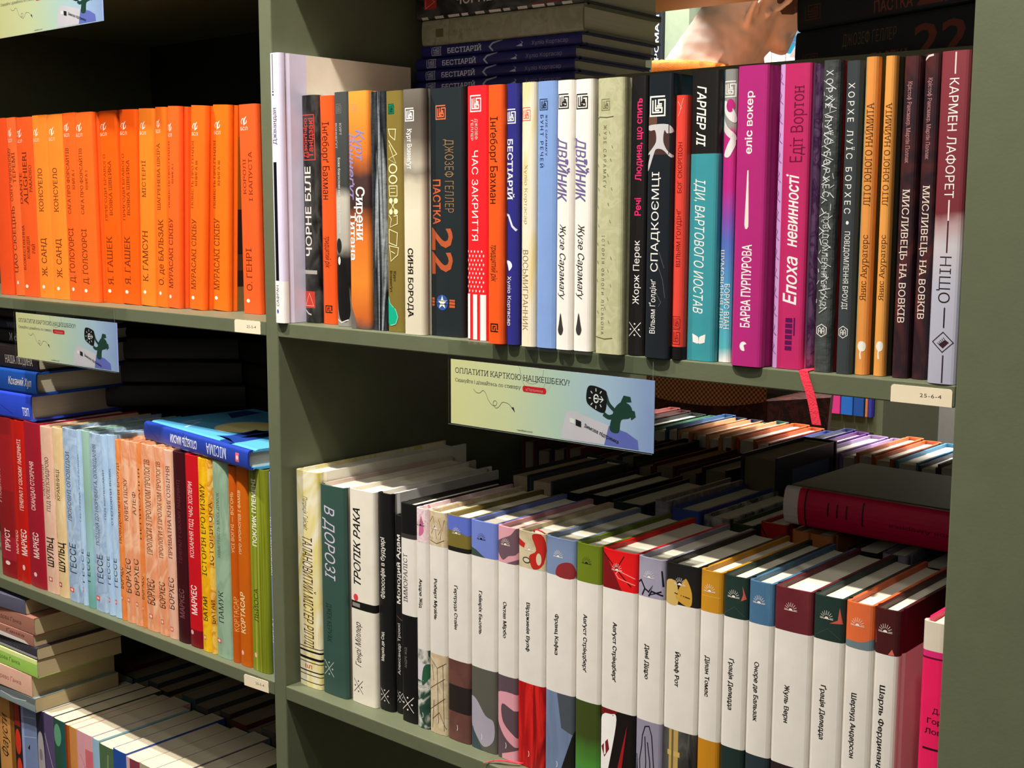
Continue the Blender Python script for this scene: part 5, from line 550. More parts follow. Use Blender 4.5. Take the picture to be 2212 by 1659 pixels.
 (0.58, 0.601, 'Шервуд Андерсон', 0.462, 0.69, '#dc6a3a', '#5a6a70', [('C', [(0, 0.848), (1, 0.848), (1, 0.885), (0.6, 0.87), (0, 0.868)], '#6a7c80')], [], 'white-banded book with an orange top'),
 (0.6015, 0.619, 'Шарль Фердинанд Рамю', 0.345, 0.742, '#461a1a', '#3a1616', [('P', [(0.6, 0.85), (0.75, 0.87), (0.85, 0.85)], '#d86a5c'), ('L', [(0.03, 0.93), (0.06, 0.88)], 0.8, '#d03a30')], [], 'white-banded book with a dark maroon top, left of the hot pink one')]
for x0, x1, name, v0, v1, top, bot, tops, bops, label in KOMP:
    w = x1-x0; u0 = .5-min(.5, .0042/w); 
    sc = '#20181a' if top in ('#6a7a1c', '#6f80c8', ('N', ['#e8d6d4', '#e0c0c8', '#ead8d6', '#c890a4'], 90, (1, 1, 1), .5)) else '#f2e6da'
    ops = [('R', 0, 1, .848, 1, top), ('R', 0, 1, 0, .363, bot)]+tops+bops+[('E', 'sun', max(.08, .45-.0050/w), min(.92, .45+.0050/w), 0.923, 0.953, sc), ('E', 'moon', .38, .38+min(.3, .0042/w), 0.047, 0.073, '#f2ece2'),
         ('T', name, 'd', .40-.0012/w, .40+.0025/w, v0, v1, '#1a1716', 'b')]
    b = row_book(x0, x1, .016, .2045, WH, ops, label, GL, d=.132, front=[(0, .363, -.1, 1.1, bot), (.848, 1, -.1, 1.1, top)], back=[(0, .363, -.1, 1.1, bot), (.848, 1, -.1, 1.1, top)])
pb = row_book(.6355, .6545, .014, .2035, '#e8205c', [('R', 0, 1, .905, 1, '#d9cdb8'), ('R', 0, 1, .878, .884, '#5a1028'), ('R', 0, 1, .885, .905, '#d82a70'), ('T', 'Д.', 'h', .5, .75, .70, .717, '#3a0a1c', 'b'), ('T', 'Гор', 'h', .32, .85, .665, .682, '#3a0a1c', 'b'), ('T', 'Лов', 'h', .25, .85, .63, .647, '#3a0a1c', 'b'), ('R', .2, .9, .575, .582, '#3a0a1c')],
    'hot pink hardcover with cream top, half hidden by the right upright', GL)
# bookmark ribbons are parts of the books they are bound into
def strip(name, pts, wd, m, parent, side=(1, 0, 0)):
    mb = MB(); s = Vector(side)*wd/2; t = .0003
    for a, b in zip(pts, pts[1:]):
        a, b = Vector(a), Vector(b); n = (b-a).cross(s).normalized()*t
        mb.add([a-s-n, a+s-n, b+s-n, b-s-n, a-s+n, a+s+n, b+s+n, b-s+n], [(0,1,2,3),(7,6,5,4),(0,4,5,1),(1,5,6,2),(2,6,7,3),(3,7,4,0)], m)
    o = mb.build(name); o.parent = parent; o.matrix_parent_inverse = parent.matrix_world.inverted(); return o
RED = mat('#f0384e', .55, 'cloth')
def find(lab): return [o for o in bpy.data.objects if o.get('label', '').startswith(lab)][0]
t = strip('bookmark_ribbon', [(.5515, .03, .0006), (.5515, .004, .0006), (.5518, -.0012, .0004), (.5545, -.0018, -.006), (.558, -.0022, -.014), (.561, -.0024, -.024), (.5635, -.0024, -.0345)], .0066, RED, find('lavender leaf'))
t['label'] = 'pinkish red ribbon hanging over the shelf edge'
t = strip('bookmark_ribbon', [(.300, .03, Z2+.001), (.291, .014, Z2+.0025), (.282, .008, Z2+.004), (.272, .004, Z2+.003), (.2655, -.001, Z2+.0008)], .005, RED, find('white-banded book with a cream and red blotched top'), side=(.5, .8, 0))
t = strip('bookmark_ribbon', [(.297, .024, -.1585), (.3, .020, -.1548), (.3045, .018, -.1535), (.309, .019, -.1548), (.311, .024, -.1585)], .0016, RED, find('white-banded book with a cream and red blotched top'), side=(0, 1, 0))
# ------------------------------------------------------------------ stacks on the upper right shelf; darker spine colours paint in the shade
GS = 'books lying in the stacks behind the upper right row'
NAVY = [('E', 'maze', .12, .85, .865, .925, '#b8b8c8'), ('T', 'БЕСТІАРІЙ', 'd', .25, .68, .60, .82, '#c8c8d4', 'bs'), ('L', [(.98, .475), (.75, .53), (.45, .548), (.1, .53)], 1.8, '#a8a8b8'), ('P', [(.3, .385), (.55, .34), (.75, .36), (.6, .35), (.25, .345)], '#b8b8c4'), ('T', 'Хуліо Кортасар', 'd', .28, .62, .075, .29, '#8a8a9c')]  # print of the front-row navy book, greyed by painted shade
ang = math.radians(3.5)
def stackbook(t, h, d, base, ops, p, zz, label, rz=ang, flip=False, group=GS, **k):
    """p: right front corner of the spine side in plan (left corner when flipped); zz: base height."""
    b = book(t, h, d, base, ops, **k)
    lie(b, p[0], p[1], zz+(t if flip else 0), rz, flip); tag(b, label, 'book', group); return b
ST = [(.2048, .1896, .2245, 'navy book with white lettering, lowest one visible in the lying stack'), (.2045, .1896, .2362, 'navy book with white lettering, second lowest visible in the lying stack'), (.2055, .1898, .2479, 'navy book with white lettering, second from the top of the four navy ones'), (.2123, .1904, .2596, 'navy book with white lettering lying directly under the grey hardcover')]
for x_, y_, z_, lab in ST: stackbook(.0114, .198, .135, '#20205c', NAVY, (x_, y_), z_, lab)
for i in range(6):                                   # the covered lower part of the stack it rests on
    stackbook(.0368, .192, .135, ['#3a3a40', '#2a2c4a', '#4a3a30'][i % 3], [], (.206, .190), .0006+i*.0371, 'dark book buried low in the stack behind the upper right row', simple=True)
stackbook(.0256, .198, .140, ('N', ['#8a866c', '#858168', '#95917a', '#7c7860'], 60, (1, 1, 1), .5), [('R', .3, .62, .855, .905, '#5a563c'), ('L', [(.05, .82), (.95, .815)], .4, '#4a4834'), ('T', 'ЖУЗЕ САРАМАҐУ', 'd', .4, .52, .60, .79, '#5c5842', 'w1.4t')], (.2138, .1905), .2713, 'thick grey-olive hardcover lying on top of the four navy books', side='#77745e')
stackbook(.0260, .205, .140, ('N', ['#101010', '#2b2a28', '#4b4a46', '#181716'], 60, (1, 1, .5), .35), [('E', 'maze', 0, .01, 0, .01, '#101010'), ('R', .02, .62, .05, .13, '#a82c24'), ('L', [(.1, .06), (.35, .12), (.58, .06), (.1, .06)], .8, '#d89484'), ('T', 'ЧОРНЕ БІЛЕ', 'u', .15, .55, .25, .66, '#d8d2c8', 'b'), ('L', [(.05, .70), (.85, .70), (.85, .96), (.05, .96), (.05, .70)], .8, '#8a2c24')]+[('R', .9, .99, .03+.085*i, .07+.085*i+(i % 3)*.015, '#cfc8bc') for i in range(11)], (.0094, .178), .2972, 'black and white patterned book on top of the lying stack, with a red square', flip=True, side='#3a3836')
HEL = [('E', 'maze', .2, .5, .86, .95, '#5c2a1c'), ('T', 'ДЖОЗЕФ ГЕЛЛЕР', 'd', .55, .8, .43, .72, '#6a5238', 't'), ('T', 'ПАСТКА', 'd', .12, .34, .36, .56, '#7a3a24', 'b'), ('T', '22', 'd', .12, .78, .08, .34, '#6a3020', 'b')]  # print of the front-row black hardcover, shade put into its colours
ah = math.radians(-20)
for i, (x, lab) in enumerate([(.594, 'thick black hardcover with dim rust numerals, lowest of the right-hand lying stack'), (.595, 'thick black hardcover with dim rust numerals, middle of the right-hand lying stack'), (.595, 'thick black hardcover with dim rust numerals, topmost of the right-hand lying stack')]):
    stackbook(.0405, .206, .137, '#15191b', HEL, (x, .180), .2190+.0408*i, lab, rz=ah)
for i in range(5): stackbook(.0432, .206, .137, '#15191b', [], (.594, .180), .0006+.0435*i, 'thick black hardcover buried low in the right-hand lying stack', rz=ah, simple=True)
# ------------------------------------------------------------------ lower right: deeper rows, shelf shade mixed into the page colours
G2 = 'books of the dim second row on the lower right shelf'
def rev_book(x0, x1, y0, h, base, label, group, z=Z2, d=.132, **k):     # spine away from the viewer
    b = book(x1-x0, h, d, base, k.pop('ops', ()), **k); stand(b, x1, y0+d, z+.0003, math.pi); tag(b, label, 'book', group); return b
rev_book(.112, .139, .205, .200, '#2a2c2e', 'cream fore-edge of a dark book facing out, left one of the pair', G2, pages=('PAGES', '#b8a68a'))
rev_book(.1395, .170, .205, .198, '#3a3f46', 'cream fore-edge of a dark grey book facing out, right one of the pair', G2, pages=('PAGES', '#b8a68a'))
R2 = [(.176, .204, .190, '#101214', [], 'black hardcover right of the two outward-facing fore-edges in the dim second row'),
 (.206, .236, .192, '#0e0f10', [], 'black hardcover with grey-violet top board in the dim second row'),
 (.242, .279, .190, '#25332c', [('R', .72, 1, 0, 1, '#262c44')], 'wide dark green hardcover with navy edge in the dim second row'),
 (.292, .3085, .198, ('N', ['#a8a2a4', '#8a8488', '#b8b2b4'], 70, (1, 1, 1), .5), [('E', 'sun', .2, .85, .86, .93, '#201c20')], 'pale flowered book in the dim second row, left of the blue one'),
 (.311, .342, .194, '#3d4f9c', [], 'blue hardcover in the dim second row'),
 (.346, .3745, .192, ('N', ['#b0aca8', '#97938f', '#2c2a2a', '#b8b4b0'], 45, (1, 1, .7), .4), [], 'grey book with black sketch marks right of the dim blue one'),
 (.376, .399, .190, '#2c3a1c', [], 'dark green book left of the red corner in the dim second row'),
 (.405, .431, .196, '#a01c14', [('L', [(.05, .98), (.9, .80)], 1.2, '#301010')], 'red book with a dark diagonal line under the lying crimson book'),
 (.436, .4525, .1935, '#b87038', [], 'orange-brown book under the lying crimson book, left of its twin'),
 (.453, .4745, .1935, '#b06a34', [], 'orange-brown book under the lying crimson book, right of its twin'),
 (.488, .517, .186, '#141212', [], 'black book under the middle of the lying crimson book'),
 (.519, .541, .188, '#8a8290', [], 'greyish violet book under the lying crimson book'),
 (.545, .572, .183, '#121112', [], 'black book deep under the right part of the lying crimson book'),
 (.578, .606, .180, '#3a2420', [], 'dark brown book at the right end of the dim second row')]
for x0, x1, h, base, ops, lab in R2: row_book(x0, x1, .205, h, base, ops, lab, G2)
G3 = 'books of the third row on the lower right shelf, spines away'
xs = [.0008, .0012, .0016, .022, .046, .068, .092, .118, .142, .165, .188, .2165, .2175, .2455, .250, .2815]
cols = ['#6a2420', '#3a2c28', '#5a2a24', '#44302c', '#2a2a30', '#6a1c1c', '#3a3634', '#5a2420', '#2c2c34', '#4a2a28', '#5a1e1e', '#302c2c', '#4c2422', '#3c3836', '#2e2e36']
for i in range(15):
    x0, x1 = xs[i], xs[i+1]
    if x1-x0 < .008: continue
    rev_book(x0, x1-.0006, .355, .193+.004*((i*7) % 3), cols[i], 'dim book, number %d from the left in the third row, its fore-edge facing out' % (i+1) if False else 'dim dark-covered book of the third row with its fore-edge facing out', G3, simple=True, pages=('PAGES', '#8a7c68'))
tb = rev_book(.298, .340, .352, .222, '#2c3140', 'tall dark blue-grey book with a pale blue label, end of the third row', G3, pages=('PAGES', '#8a7c68'), back=[(.80, .93, .12, .75, '#5a6a9a')])
G4 = 'books of the far row on the lower right shelf, spines to the other side'
FX = [.010, .034, .052, .070, .095, .118, .137, .155, .175, .194, .213, .238, .259, .282, .298, .316, .341, .361, .382, .404, .430, .452, .476, .500, .522, .548, .572, .596, .622, .646]
FC = [('#7a3438', 'maroon'), ('#8a4a48', 'dusty maroon'), ('#4a2c2e', 'dark maroon and white'), ('#2a3430', 'black-green'), ('#3f7a5a', 'green'), ('#2c5c94', 'blue'), ('#e0a074', 'navy-spined peach'), ('#d8986c', 'second navy-spined peach'), ('#e0a87c', 'teal-spined peach'), ('#dca070', 'second teal-spined peach'), ('#dc6a34', 'orange'), ('#d85a28', 'deep orange'), ('#2a4490', 'royal blue'), ('#2a3468', 'navy'), ('#6a3a84', 'purple'), ('#a68ac4', 'lavender'), ('#b494cc', 'pale lavender'), ('#dc7844', 'salmon orange'), ('#d86a3a', 'second salmon orange'), ('#4a94c4', 'light blue')]
FC += [(c, n) for c, n in (('#3a4a60', 'slate'), ('#50301c', 'brown'), ('#20242a', 'black'), ('#6a2a30', 'wine red'), ('#3a5a4a', 'moss green'), ('#7a6a40', 'khaki'), ('#2c3c6c', 'dark blue'), ('#5a4a5a', 'mauve'), ('#403020', 'umber'))]
SP = {6: '#24304c', 7: '#24304c', 8: '#2c6a66', 9: '#2c6a66'}
for i in range(29):
    x0, x1 = FX[i], FX[i+1]-.0008; c, n = FC[i]
    b = rev_book(x0, x1, .480+.003*((i*5) % 3), .2075+.0015*((i*3) % 4), SP.get(i, c), '%s book in the far row lit from the other side' % n, G4, simple=True, pages=PAPERW, side=c)
# lying crimson book
pk = stackbook(.0330, .212, .140, '#c01040', [('R', 0, 1, .935, 1, '#cfc4bc'), ('R', 0, 1, .905, .935, '#d0183c'), ('R', 0, 1, .898, .905, '#38081c'), ('L', [(.4, .80), (.75, .80)], 1.6, '#4a0818'), ('L', [(.4, .76), (.75, .76)], 1.6, '#4a0818'), ('L', [(.4, .72), (.75, .72)], 1.6, '#4a0818'), ('R', .3, .9, .648, .655, '#38081c'), ('T', 'Головна моя Америка', 'u', .38, .48, .12, .54, '#5a0a20')], (.6425, .196), -.1622, 'crimson hardcover with a cream end lying across the dim second row', rz=math.radians(-1), group=None, side='#6a6450', round_=.004)
# ------------------------------------------------------------------ left bay: lying books
def top_art(root, w, d, h, ops):
    mb = MB(); yb = .0045
    drape(mb, printing(ops, d-yb-.001, h), d, lambda x: 0, [], place=lambda x, y, z: (w-y, yb+x, z))
    o = [c for c in root.children if c.name.startswith('front_cover')][0]
    k = mb.build('cover_picture', o); return k
ms = stackbook(.0205, .232, .140, '#2440a4', [('T', 'СПОВІДЬ МАСКИ', 'u', .3, .72, .46, .72, '#e8ecf4', 'b'), ('T', 'МІСІМА', 'u', .25, .8, .19, .37, '#e8ecf4'), ('R', .3, .75, .075, .105, '#e86a70'), ('O', .4, .62, .08, .1, '#f8d4d4'), ('L', [(.95, .99), (.2, .85)], .8, '#1a2c74'), ('L', [(.95, .60), (.05, .50)], .8, '#1a2c74')], (-.0490, -.004), -.1500, 'blue hardcover lying flat across the tops of the lower left row', rz=math.radians(-8), group=None, side='#57a8d6')
top_art(ms, .0205, .140, .232, [('O', .22, .72, .38, .68, '#f2e49a'), ('C', [(.05, .20), (.4, .24), (.2, .30), (.55, .34), (.3, .36), (.5, .44), (.2, .38), (.1, .42), (.12, .32), (.02, .30)], '#1c3c8c'), ('P', [(.5, .05), (.8, .2), (.6, .22), (.9, .36), (.55, .28)], '#1c3c8c'), ('L', [(.1, .72), (.3, .80), (.15, .84), (.4, .88)], 3, '#dfeaf4'), ('P', [(.6, .8), (.95, .86), (.9, .98), (.7, .95)], '#1c3c8c')])
GM = 'books lying at the left end of the lower left row'
MS = [(.0330, '#2c48c8', [('T', 'ТВП', 'd', .2, .5, .02, .09, '#e0e4f4', 'b'), ('L', [(.9, .5), (.2, .2)], .6, '#1c2c84')], (-.498, .012), 4, 'bright blue hardcover, lowest of the lying stack under the card sign'),
 (.0285, '#1a4a9c', [('T', 'Коханий Хул', 'd', .35, .7, .05, .30, '#f0e0c0', 'i')], (-.486, .014), 3, 'blue hardcover with cream handwriting, second lowest of that stack'),
 (.0300, '#241c1c', [('T', 'НАША ЛЮДИНА', 'd', .22, .55, .05, .36, '#b0aaa4', 's')], (-.488, .018), 2, 'dark brown hardcover with grey capitals in the stack behind the card sign'),
 (.0180, '#161616', [('T', 'УЧБЕР К', 'u', .25, .75, .06, .32, '#c8c4bc', 'b')], (-.492, .02), 0, 'black book with upside-down white lettering in the stack behind the card sign'),
 (.0120, '#1c1e34', [('T', 'МІСІМА', 'u', .25, .75, .1, .3, '#6a6e8a')], (-.498, .02), 1, 'thin navy book near the top of the stack behind the card sign'),
 (.0150, '#2a2420', [], (-.496, .022), -2, 'dark umber book on top of the stack behind the card sign')]
Z = -.1530
for t_, c, ops, p, a, lab in MS:
    stackbook(t_, .205, .132, c, ops, p, Z, lab, rz=math.radians(a), group=GM, pages=('PAGES', '#c9bba2')); Z += t_+.0003
GD = 'books lying in the dark depth of the lower left shelf'  # page colour darkened, painting in the shade of the shelf depth
for i in range(3):
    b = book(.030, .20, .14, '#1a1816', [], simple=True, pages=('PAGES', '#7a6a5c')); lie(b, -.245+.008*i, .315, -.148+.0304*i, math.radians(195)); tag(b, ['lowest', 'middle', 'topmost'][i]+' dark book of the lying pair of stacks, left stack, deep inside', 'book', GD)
    b.matrix_world = Matrix.Translation((-.365-.006*i, .235, -.148+.0304*i)) @ Matrix.Rotation(math.radians(38), 4, 'Z') @ Matrix.Rotation(math.radians(-90), 4, 'Y') @ Matrix.Translation((0, 0, 0))
    b2 = copy_book(b); b2.matrix_world = Matrix.Translation((-.19-.01*i, .195, -.148+.0304*i)) @ Matrix.Rotation(math.radians(-14), 4, 'Z') @ Matrix.Rotation(math.radians(-90), 4, 'Y')
    b2['label'] = ['lowest', 'middle', 'topmost'][i]+' dark book of the lying stack nearest the middle upright, deep inside'
# second row of the lower left shelf, pages darkened to paint its shade
GA2 = 'dim second row of the lower left shelf'
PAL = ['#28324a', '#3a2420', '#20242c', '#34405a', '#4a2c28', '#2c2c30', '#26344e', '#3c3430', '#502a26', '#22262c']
x = -.585; i = 0
while x < -.05:
    w = .018+.007*((i*37) % 5)/4
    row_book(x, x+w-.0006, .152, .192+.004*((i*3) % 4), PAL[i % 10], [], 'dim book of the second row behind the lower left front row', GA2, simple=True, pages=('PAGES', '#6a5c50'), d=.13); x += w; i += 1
# bottom left shelf: front row of paperbacks with bright tops, stack, second row
GB = 'paperbacks in the bright-topped row of the bottom left shelf'
BX = [-0.6231, -0.5784, -0.5596, -0.5204, -0.5011, -0.4775, -0.4508, -0.4399, -0.4227, -0.3871, -0.3719, -0.3413, -0.314, -0.2862, -0.2562, -0.2242, -0.1962, -0.1612]
BS = [('#d99a54', [('T', 'Фаусти', 'u', .2, .6, .55, .85, '#2a1c10', 'i'), ('R', .78, 1, 0, 1, '#8a5a24')], .1985, 'tan orange hardcover at the left edge of the bright-topped bottom row', True),
 ('#2a2022', [('O', .1, .9, .62, .80, '#e03a24'), ('O', .2, .95, .40, .6, '#e84024'), ('P', [(.1, .82), (.9, .82), (.8, .99), (.1, .99)], '#a8302a')], .196, 'black book with red leaf shapes in the bright-topped bottom row', False),
 ('#7d8fb8', [('R', 0, .2, 0, 1, '#a4b0e0'), ('L', [(.05, .90), (.98, .93)], 1, '#b4c0d8'), ('L', [(.05, .76), (.98, .80)], 1, '#b4c0d8'), ('L', [(.05, .5), (.98, .53)], 1, '#b4c0d8'), ('P', [(.4, .70), (.55, .73), (.52, .69)], '#1a1a20')], .197, 'grey-blue book with pale seams across its spine in the bottom row', False),
 ('#2e2c44', [('C', [(.2, .82), (.7, .85), (.95, .7), (.9, .3), (.2, .3), (.1, .6)], '#b4aaae'), ('O', .3, .7, .66, .74, '#8a8088')], .1975, 'dark navy book with a pale stone figure in the bottom row', False),
 ('#5c4c74', [('L', [(.05, .86), (.9, .62)], .8, '#e0d8e4'), ('C', [(.05, .4), (.5, .48), (.95, .35), (.95, .1), (.05, .1)], '#8a5a8c'), ('L', [(.5, .1), (.5, .3)], 1, '#e8e0e8')], .198, 'purple book with a thin white diagonal line in the bottom row', False),
 ('#2c5444', [('O', .05, .7, .82, .97, '#66a880'), ('O', .0, .8, .42, .58, '#6cb084'), ('R', .72, 1, 0, 1, '#1c5c5c'), ('L', [(.9, .2), (.9, .5)], .8, '#a0d8d0')], .1975, 'dark green book with light green leaves in the bottom row', False),
 ('#8a3c1c', [('R', .6, 1, 0, 1, '#a8561c')], .1965, 'narrow brown book in the bright-topped bottom row', False),
 ('#d8924c', [('L', [(.2, .5), (.8, .66)], .8, '#a8642c')], .197, 'plain orange tan book in the bright-topped bottom row', False),
 ('#e8a8b0', [('R', .55, 1, .62, .9, '#e0707c'), ('R', .6, 1, .55, .78, '#f2ccc8'), ('O', .3, .5, .6, .68, '#6a2a34'), ('L', [(.2, .85), (.5, .78), (.3, .7)], .8, '#d86a7a'), ('R', .5, 1, .1, .5, '#e06a80')], .197, 'pink illustrated book in the bright-topped bottom row', False),
 ('#9fc4dc', [('L', [(.5, .3), (.5, .7)], 1, '#5a86a8')], .1965, 'narrow light blue book in the bright-topped bottom row', False),
 ('#50704c', [('P', [(.2, .3), (.6, .95), (.7, .95), (.4, .3)], '#7a9468'), ('T', 'Дерево', 'u', .4, .7, .5, .72, '#c8d8b0', 'i')], .194, 'moss green book left of the blue one in the bottom row', False),
 ('#2350a4', [], .1965, 'plain royal blue book in the bright-topped bottom row', False),
 ('#d8b4b4', [('R', .3, 1, .8, 1, '#8a3a4a')], .1945, 'pale rose book right of the royal blue one in the bottom row', False),
 ('#b8a890', [], .195, 'beige book cut off by the lower picture edge, first right of the pale rose one', False),
 ('#6a7a8a', [], .196, 'slate book of the bottom row cut off by the lower picture edge', False),
 ('#a85a4a', [], .195, 'brick red book of the bottom row cut off by the lower picture edge', False),
 ('#4a5a4a', [], .196, 'grey-green book of the bottom row cut off by the lower picture edge', False)]
for i, (c, ops, h, lab, hard) in enumerate(BS):
    row_book(BX[i], BX[i+1]-.0004, .010, h, c, ops, lab, GB, z=Z3, d=.130+.006*((i*7) % 3), hard=hard, pages=PAPERT if not hard else PAPER)
x = -.60; i = 0; GB2 = 'second row of the bottom left shelf'  # pages of this row carry painted shade in their colour
while x < -.05:
    w = .022+.010*((i*29) % 5)/4
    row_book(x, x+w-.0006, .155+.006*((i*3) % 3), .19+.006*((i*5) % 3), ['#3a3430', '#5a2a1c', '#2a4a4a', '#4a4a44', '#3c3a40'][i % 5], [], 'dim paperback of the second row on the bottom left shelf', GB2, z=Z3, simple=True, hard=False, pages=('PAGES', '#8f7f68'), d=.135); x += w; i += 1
GBS = 'paperbacks lying in the stack on the bottom left row'
TAN = ('PAGES', '#c8b48c')
Z = -.5258
for t_, c, ops, dx, a, lab in [(.0185, '#8fa0a0', [('R', .55, 1, 0, 1, '#6a7270'), ('L', [(.6, .1), (.4, .25), (.55, .4)], 1, '#dce4e4')], .000, 2, 'grey-green paperback, lowest of the lying stack on the bottom left row'),
 (.0290, '#f0bea4', [('T', 'Дерево Ґанка', 'd', .38, .58, .12, .42, '#a8504c')], -.006, 3, 'peach paperback, second lowest of the stack on the bottom left row'),
 (.0235, '#a8d860', [('R', .75, 1, 0, 1, '#e8f0a0'), ('T', 'Моя дедова Ґанка', 'd', .35, .58, .2, .6, '#4a6a2c')], .010, 2, 'lime green paperback in the stack on the bottom left row'),
 (.0155, '#3c3a42', [('R', .1, .3, 0, 1, '#b4b0b4'), ('T', 'Повість', 'd', .4, .65, .2, .5, '#5c5a64')], .011, 1, 'dark glossy paperback in the stack on the bottom left row'),
 (.0160, '#a87464', [('P', [(.3, .1), (.05, .05), (.05, .5), (.5, .6)], '#f0e8e0'), ('P', [(.1, .5), (.6, .62), (.6, .95), (.1, .9)], '#2c8468'), ('T', 'Ґанка', 'd', .55, .8, .1, .3, '#5a3430')], .004, 3, 'dusty pink paperback with a green and white corner in the bottom left stack'),
 (.0220, '#a87260', [('T', 'Моя дедова Ґанка', 'd', .35, .6, .15, .55, '#5a3430')], .008, 2, 'brownish pink paperback near the top of the bottom left stack'),
 (.0190, '#5a5a6c', [('T', 'Лист', 'd', .45, .6, .42, .55, '#2c2c38')], -.012, 5, 'slate violet paperback on top of the bottom left stack')]:
    stackbook(t_, .205, .122, c, ops, (-.5050+dx, .002), Z, lab, rz=math.radians(a), group=GBS, hard=False, pages=TAN); Z += t_+.0002
# ------------------------------------------------------------------ card signs in clear holders, price tags
CLEAR = bpy.data.materials.new('clear_acrylic'); CLEAR.use_nodes = True
_n = CLEAR.node_tree.nodes; _l = CLEAR.node_tree.links
_t = _n.new('ShaderNodeBsdfTransparent'); _g = _n.new('ShaderNodeBsdfGlossy'); _x = _n.new('ShaderNodeMixShader'); _f = _n.new('ShaderNodeValue'); _f.outputs[0].default_value = .05
_t.inputs[0].default_value = (.93, .95, .93, 1); _g.inputs['Roughness'].default_value = .06; _w = _n.new('ShaderNodeTexNoise')
_l.new(_f.outputs[0], _x.inputs[0]); _l.new(_t.outputs[0], _x.inputs[1]); _l.new(_g.outputs[0], _x.inputs[2]); _l.new(_x.outputs[0], _n['Material Output'].inputs[0])
GSN = 'payment card signs hanging from the shelf edges'
def sign(x0, wd, ztop, label):
    h = .0535; root = empty('card_sign', (x0, -.0125, ztop)); tag(root, label, 'sign', GSN)
    mb = MB(); base = mat(('GX', [(0, '#e9e2a8'), (.3, '#dfe0b4'), (.55, '#c4d8cc'), (.8, '#b4cbe8'), (1, '#93a6dc')]), .35)
    mb.box((0, 0, -h), (wd, .0005, 0), base)
    D = '#2b2e38'
    ops = [('T', 'ОПЛАТИТИ КАРТКОЮ НАЦКЕШБЕКУ?', 'h', .025, .615, .795, .88, D, 's'), ('T', 'Скануйте і дізнайтесь по стикеру', 'h', .025, .375, .66, .715, '#3a3c40', 's'),
       ('R', .39, .495, .63, .72, '#d8202c'), ('O', .383, .40, .63, .72, '#d8202c'), ('O', .485, .502, .63, .72, '#d8202c'), ('T', 'єПідтримка', 'h', .40, .485, .65, .69, '#f2a0a0'),
       ('Q', [(.125, .58), (.14, .53), (.16, .53), (.175, .57), (.19, .54), (.205, .44), (.225, .37), (.245, .37), (.25, .42), (.238, .44), (.23, .39), (.245, .33), (.262, .36), (.28, .43), (.31, .42), (.335, .35)], .3, D), ('P', [(.325, .37), (.345, .30), (.338, .38)], D),
       ('T', 'readeat.com', 'h', .355, .435, .035, .065, '#4a4c50', 'i'),
       ('P', [(.60, .40), (.62, .44), (.655, .42), (.88, .24), (.93, .15), (.935, .02), (.575, .02), (.585, .2)], '#d9cfdd'), ('P', [(.80, .30), (.88, .24), (.93, .15), (.935, .02), (.78, .02)], '#6a72c8'),
       ('Q', [(.775, .46), (.80, .42), (.83, .46)], 3.4, '#1f4238'), ('Q', [(.785, .72), (.80, .60), (.835, .50)], 3.0, '#1f4238'), ('C', [(.805, .24), (.815, .45), (.83, .58), (.86, .66), (.895, .62), (.905, .52), (.89, .44), (.855, .40), (.845, .22)], '#1f4238'), ('P', [(.85, .64), (.865, .75), (.895, .74), (.90, .67), (.88, .66)], '#1f4238'), ('P', [(.89, .56), (.915, .55), (.92, .47), (.90, .42)], '#1f4238'),
       ('C', [(.695, .62), (.70, .80), (.725, .84), (.775, .80), (.79, .74), (.785, .52), (.765, .47), (.715, .54)], '#111214'),
       ('T', 'Є', 'h', .728, .752, .60, .72, '#f4f4f4', 'b'), ('L', [(.745, .66), (.772, .655)], .8, '#f4f4f4'), ('L', [(.762, .70), (.773, .655), (.76, .61)], .6, '#f4f4f4')]
    for k in range(7):
        a = .9+k*.75; ops.append(('L', [(.742+.026*math.cos(a), .66+.10*math.sin(a)), (.742+.036*math.cos(a), .66+.145*math.sin(a))], .7, '#f4f4f4'))
    ops += [('P', [(.618, .27), (.618, .34), (.640, .325), (.640, .255)], '#f0ecf0'), ('P', [(.646, .24), (.646, .33), (.672, .305), (.672, .22)], '#17181c')]
    pr = printing(ops, wd, h)
    vs, fs = glyphs('Зимова підтримка', 'b'); L = .165*wd; a = -.28
    pr.append(([(.685*wd+(q*L*math.cos(a)-p*.0028*math.sin(a)), .235*h+(q*L*math.sin(a)+p*.0028*math.cos(a))) for q, p, _ in vs], fs, '#23242c'))
    drape(mb, pr, wd, lambda x: 0, [], .35, place=lambda x, y, z: (x, y, z-h))
    mb.build('printed_card', root)
    mb = MB(); g = .0009
    prof = [(-.0016, -h-.0004), (-.0016, .0140), (.0035, .0142), (.0122, .0142), (.0122, .0150), (-.0025, .0150), (-.0025, -h-.0004)]
    n = len(prof); v = [(-.0008, y, z) for y, z in prof]+[(wd+.0008, y, z) for y, z in prof]
    mb.add(v, [(i, (i+1) % n, n+(i+1) % n, n+i) for i in range(n)]+[tuple(range(n-1, -1, -1)), tuple(range(n, 2*n))], CLEAR)
    c0 = [(.38*wd, 0), (.50*wd, 0)]; arc = [(.44*wd+.06*wd*math.cos(t), -.0004-.012*math.sin(t)) for t in [math.pi*k/12 for k in range(13)]]
    mb.build('holder', root)
    mb = MB(); e = mat('#9aa69c', .2)
    v, f = ribbon_poly(arc, .00035); mb.add([(x, -.0028, z) for x, z, _ in v], f, mat('#5a6a64', .2))
    v, f = ribbon_poly([(-.0006, -h-.0003), (wd+.0006, -h-.0003)], .00018); mb.add([(x, -.0028, z) for x, z, _ in v], f, e)
    v, f = ribbon_poly([(wd+.0003, -h-.0003), (wd+.0003, .014)], .00018); mb.add([(x, -.0028, z) for x, z, _ in v], f, e)
    mb.build('thumb_notch', root)
    return root
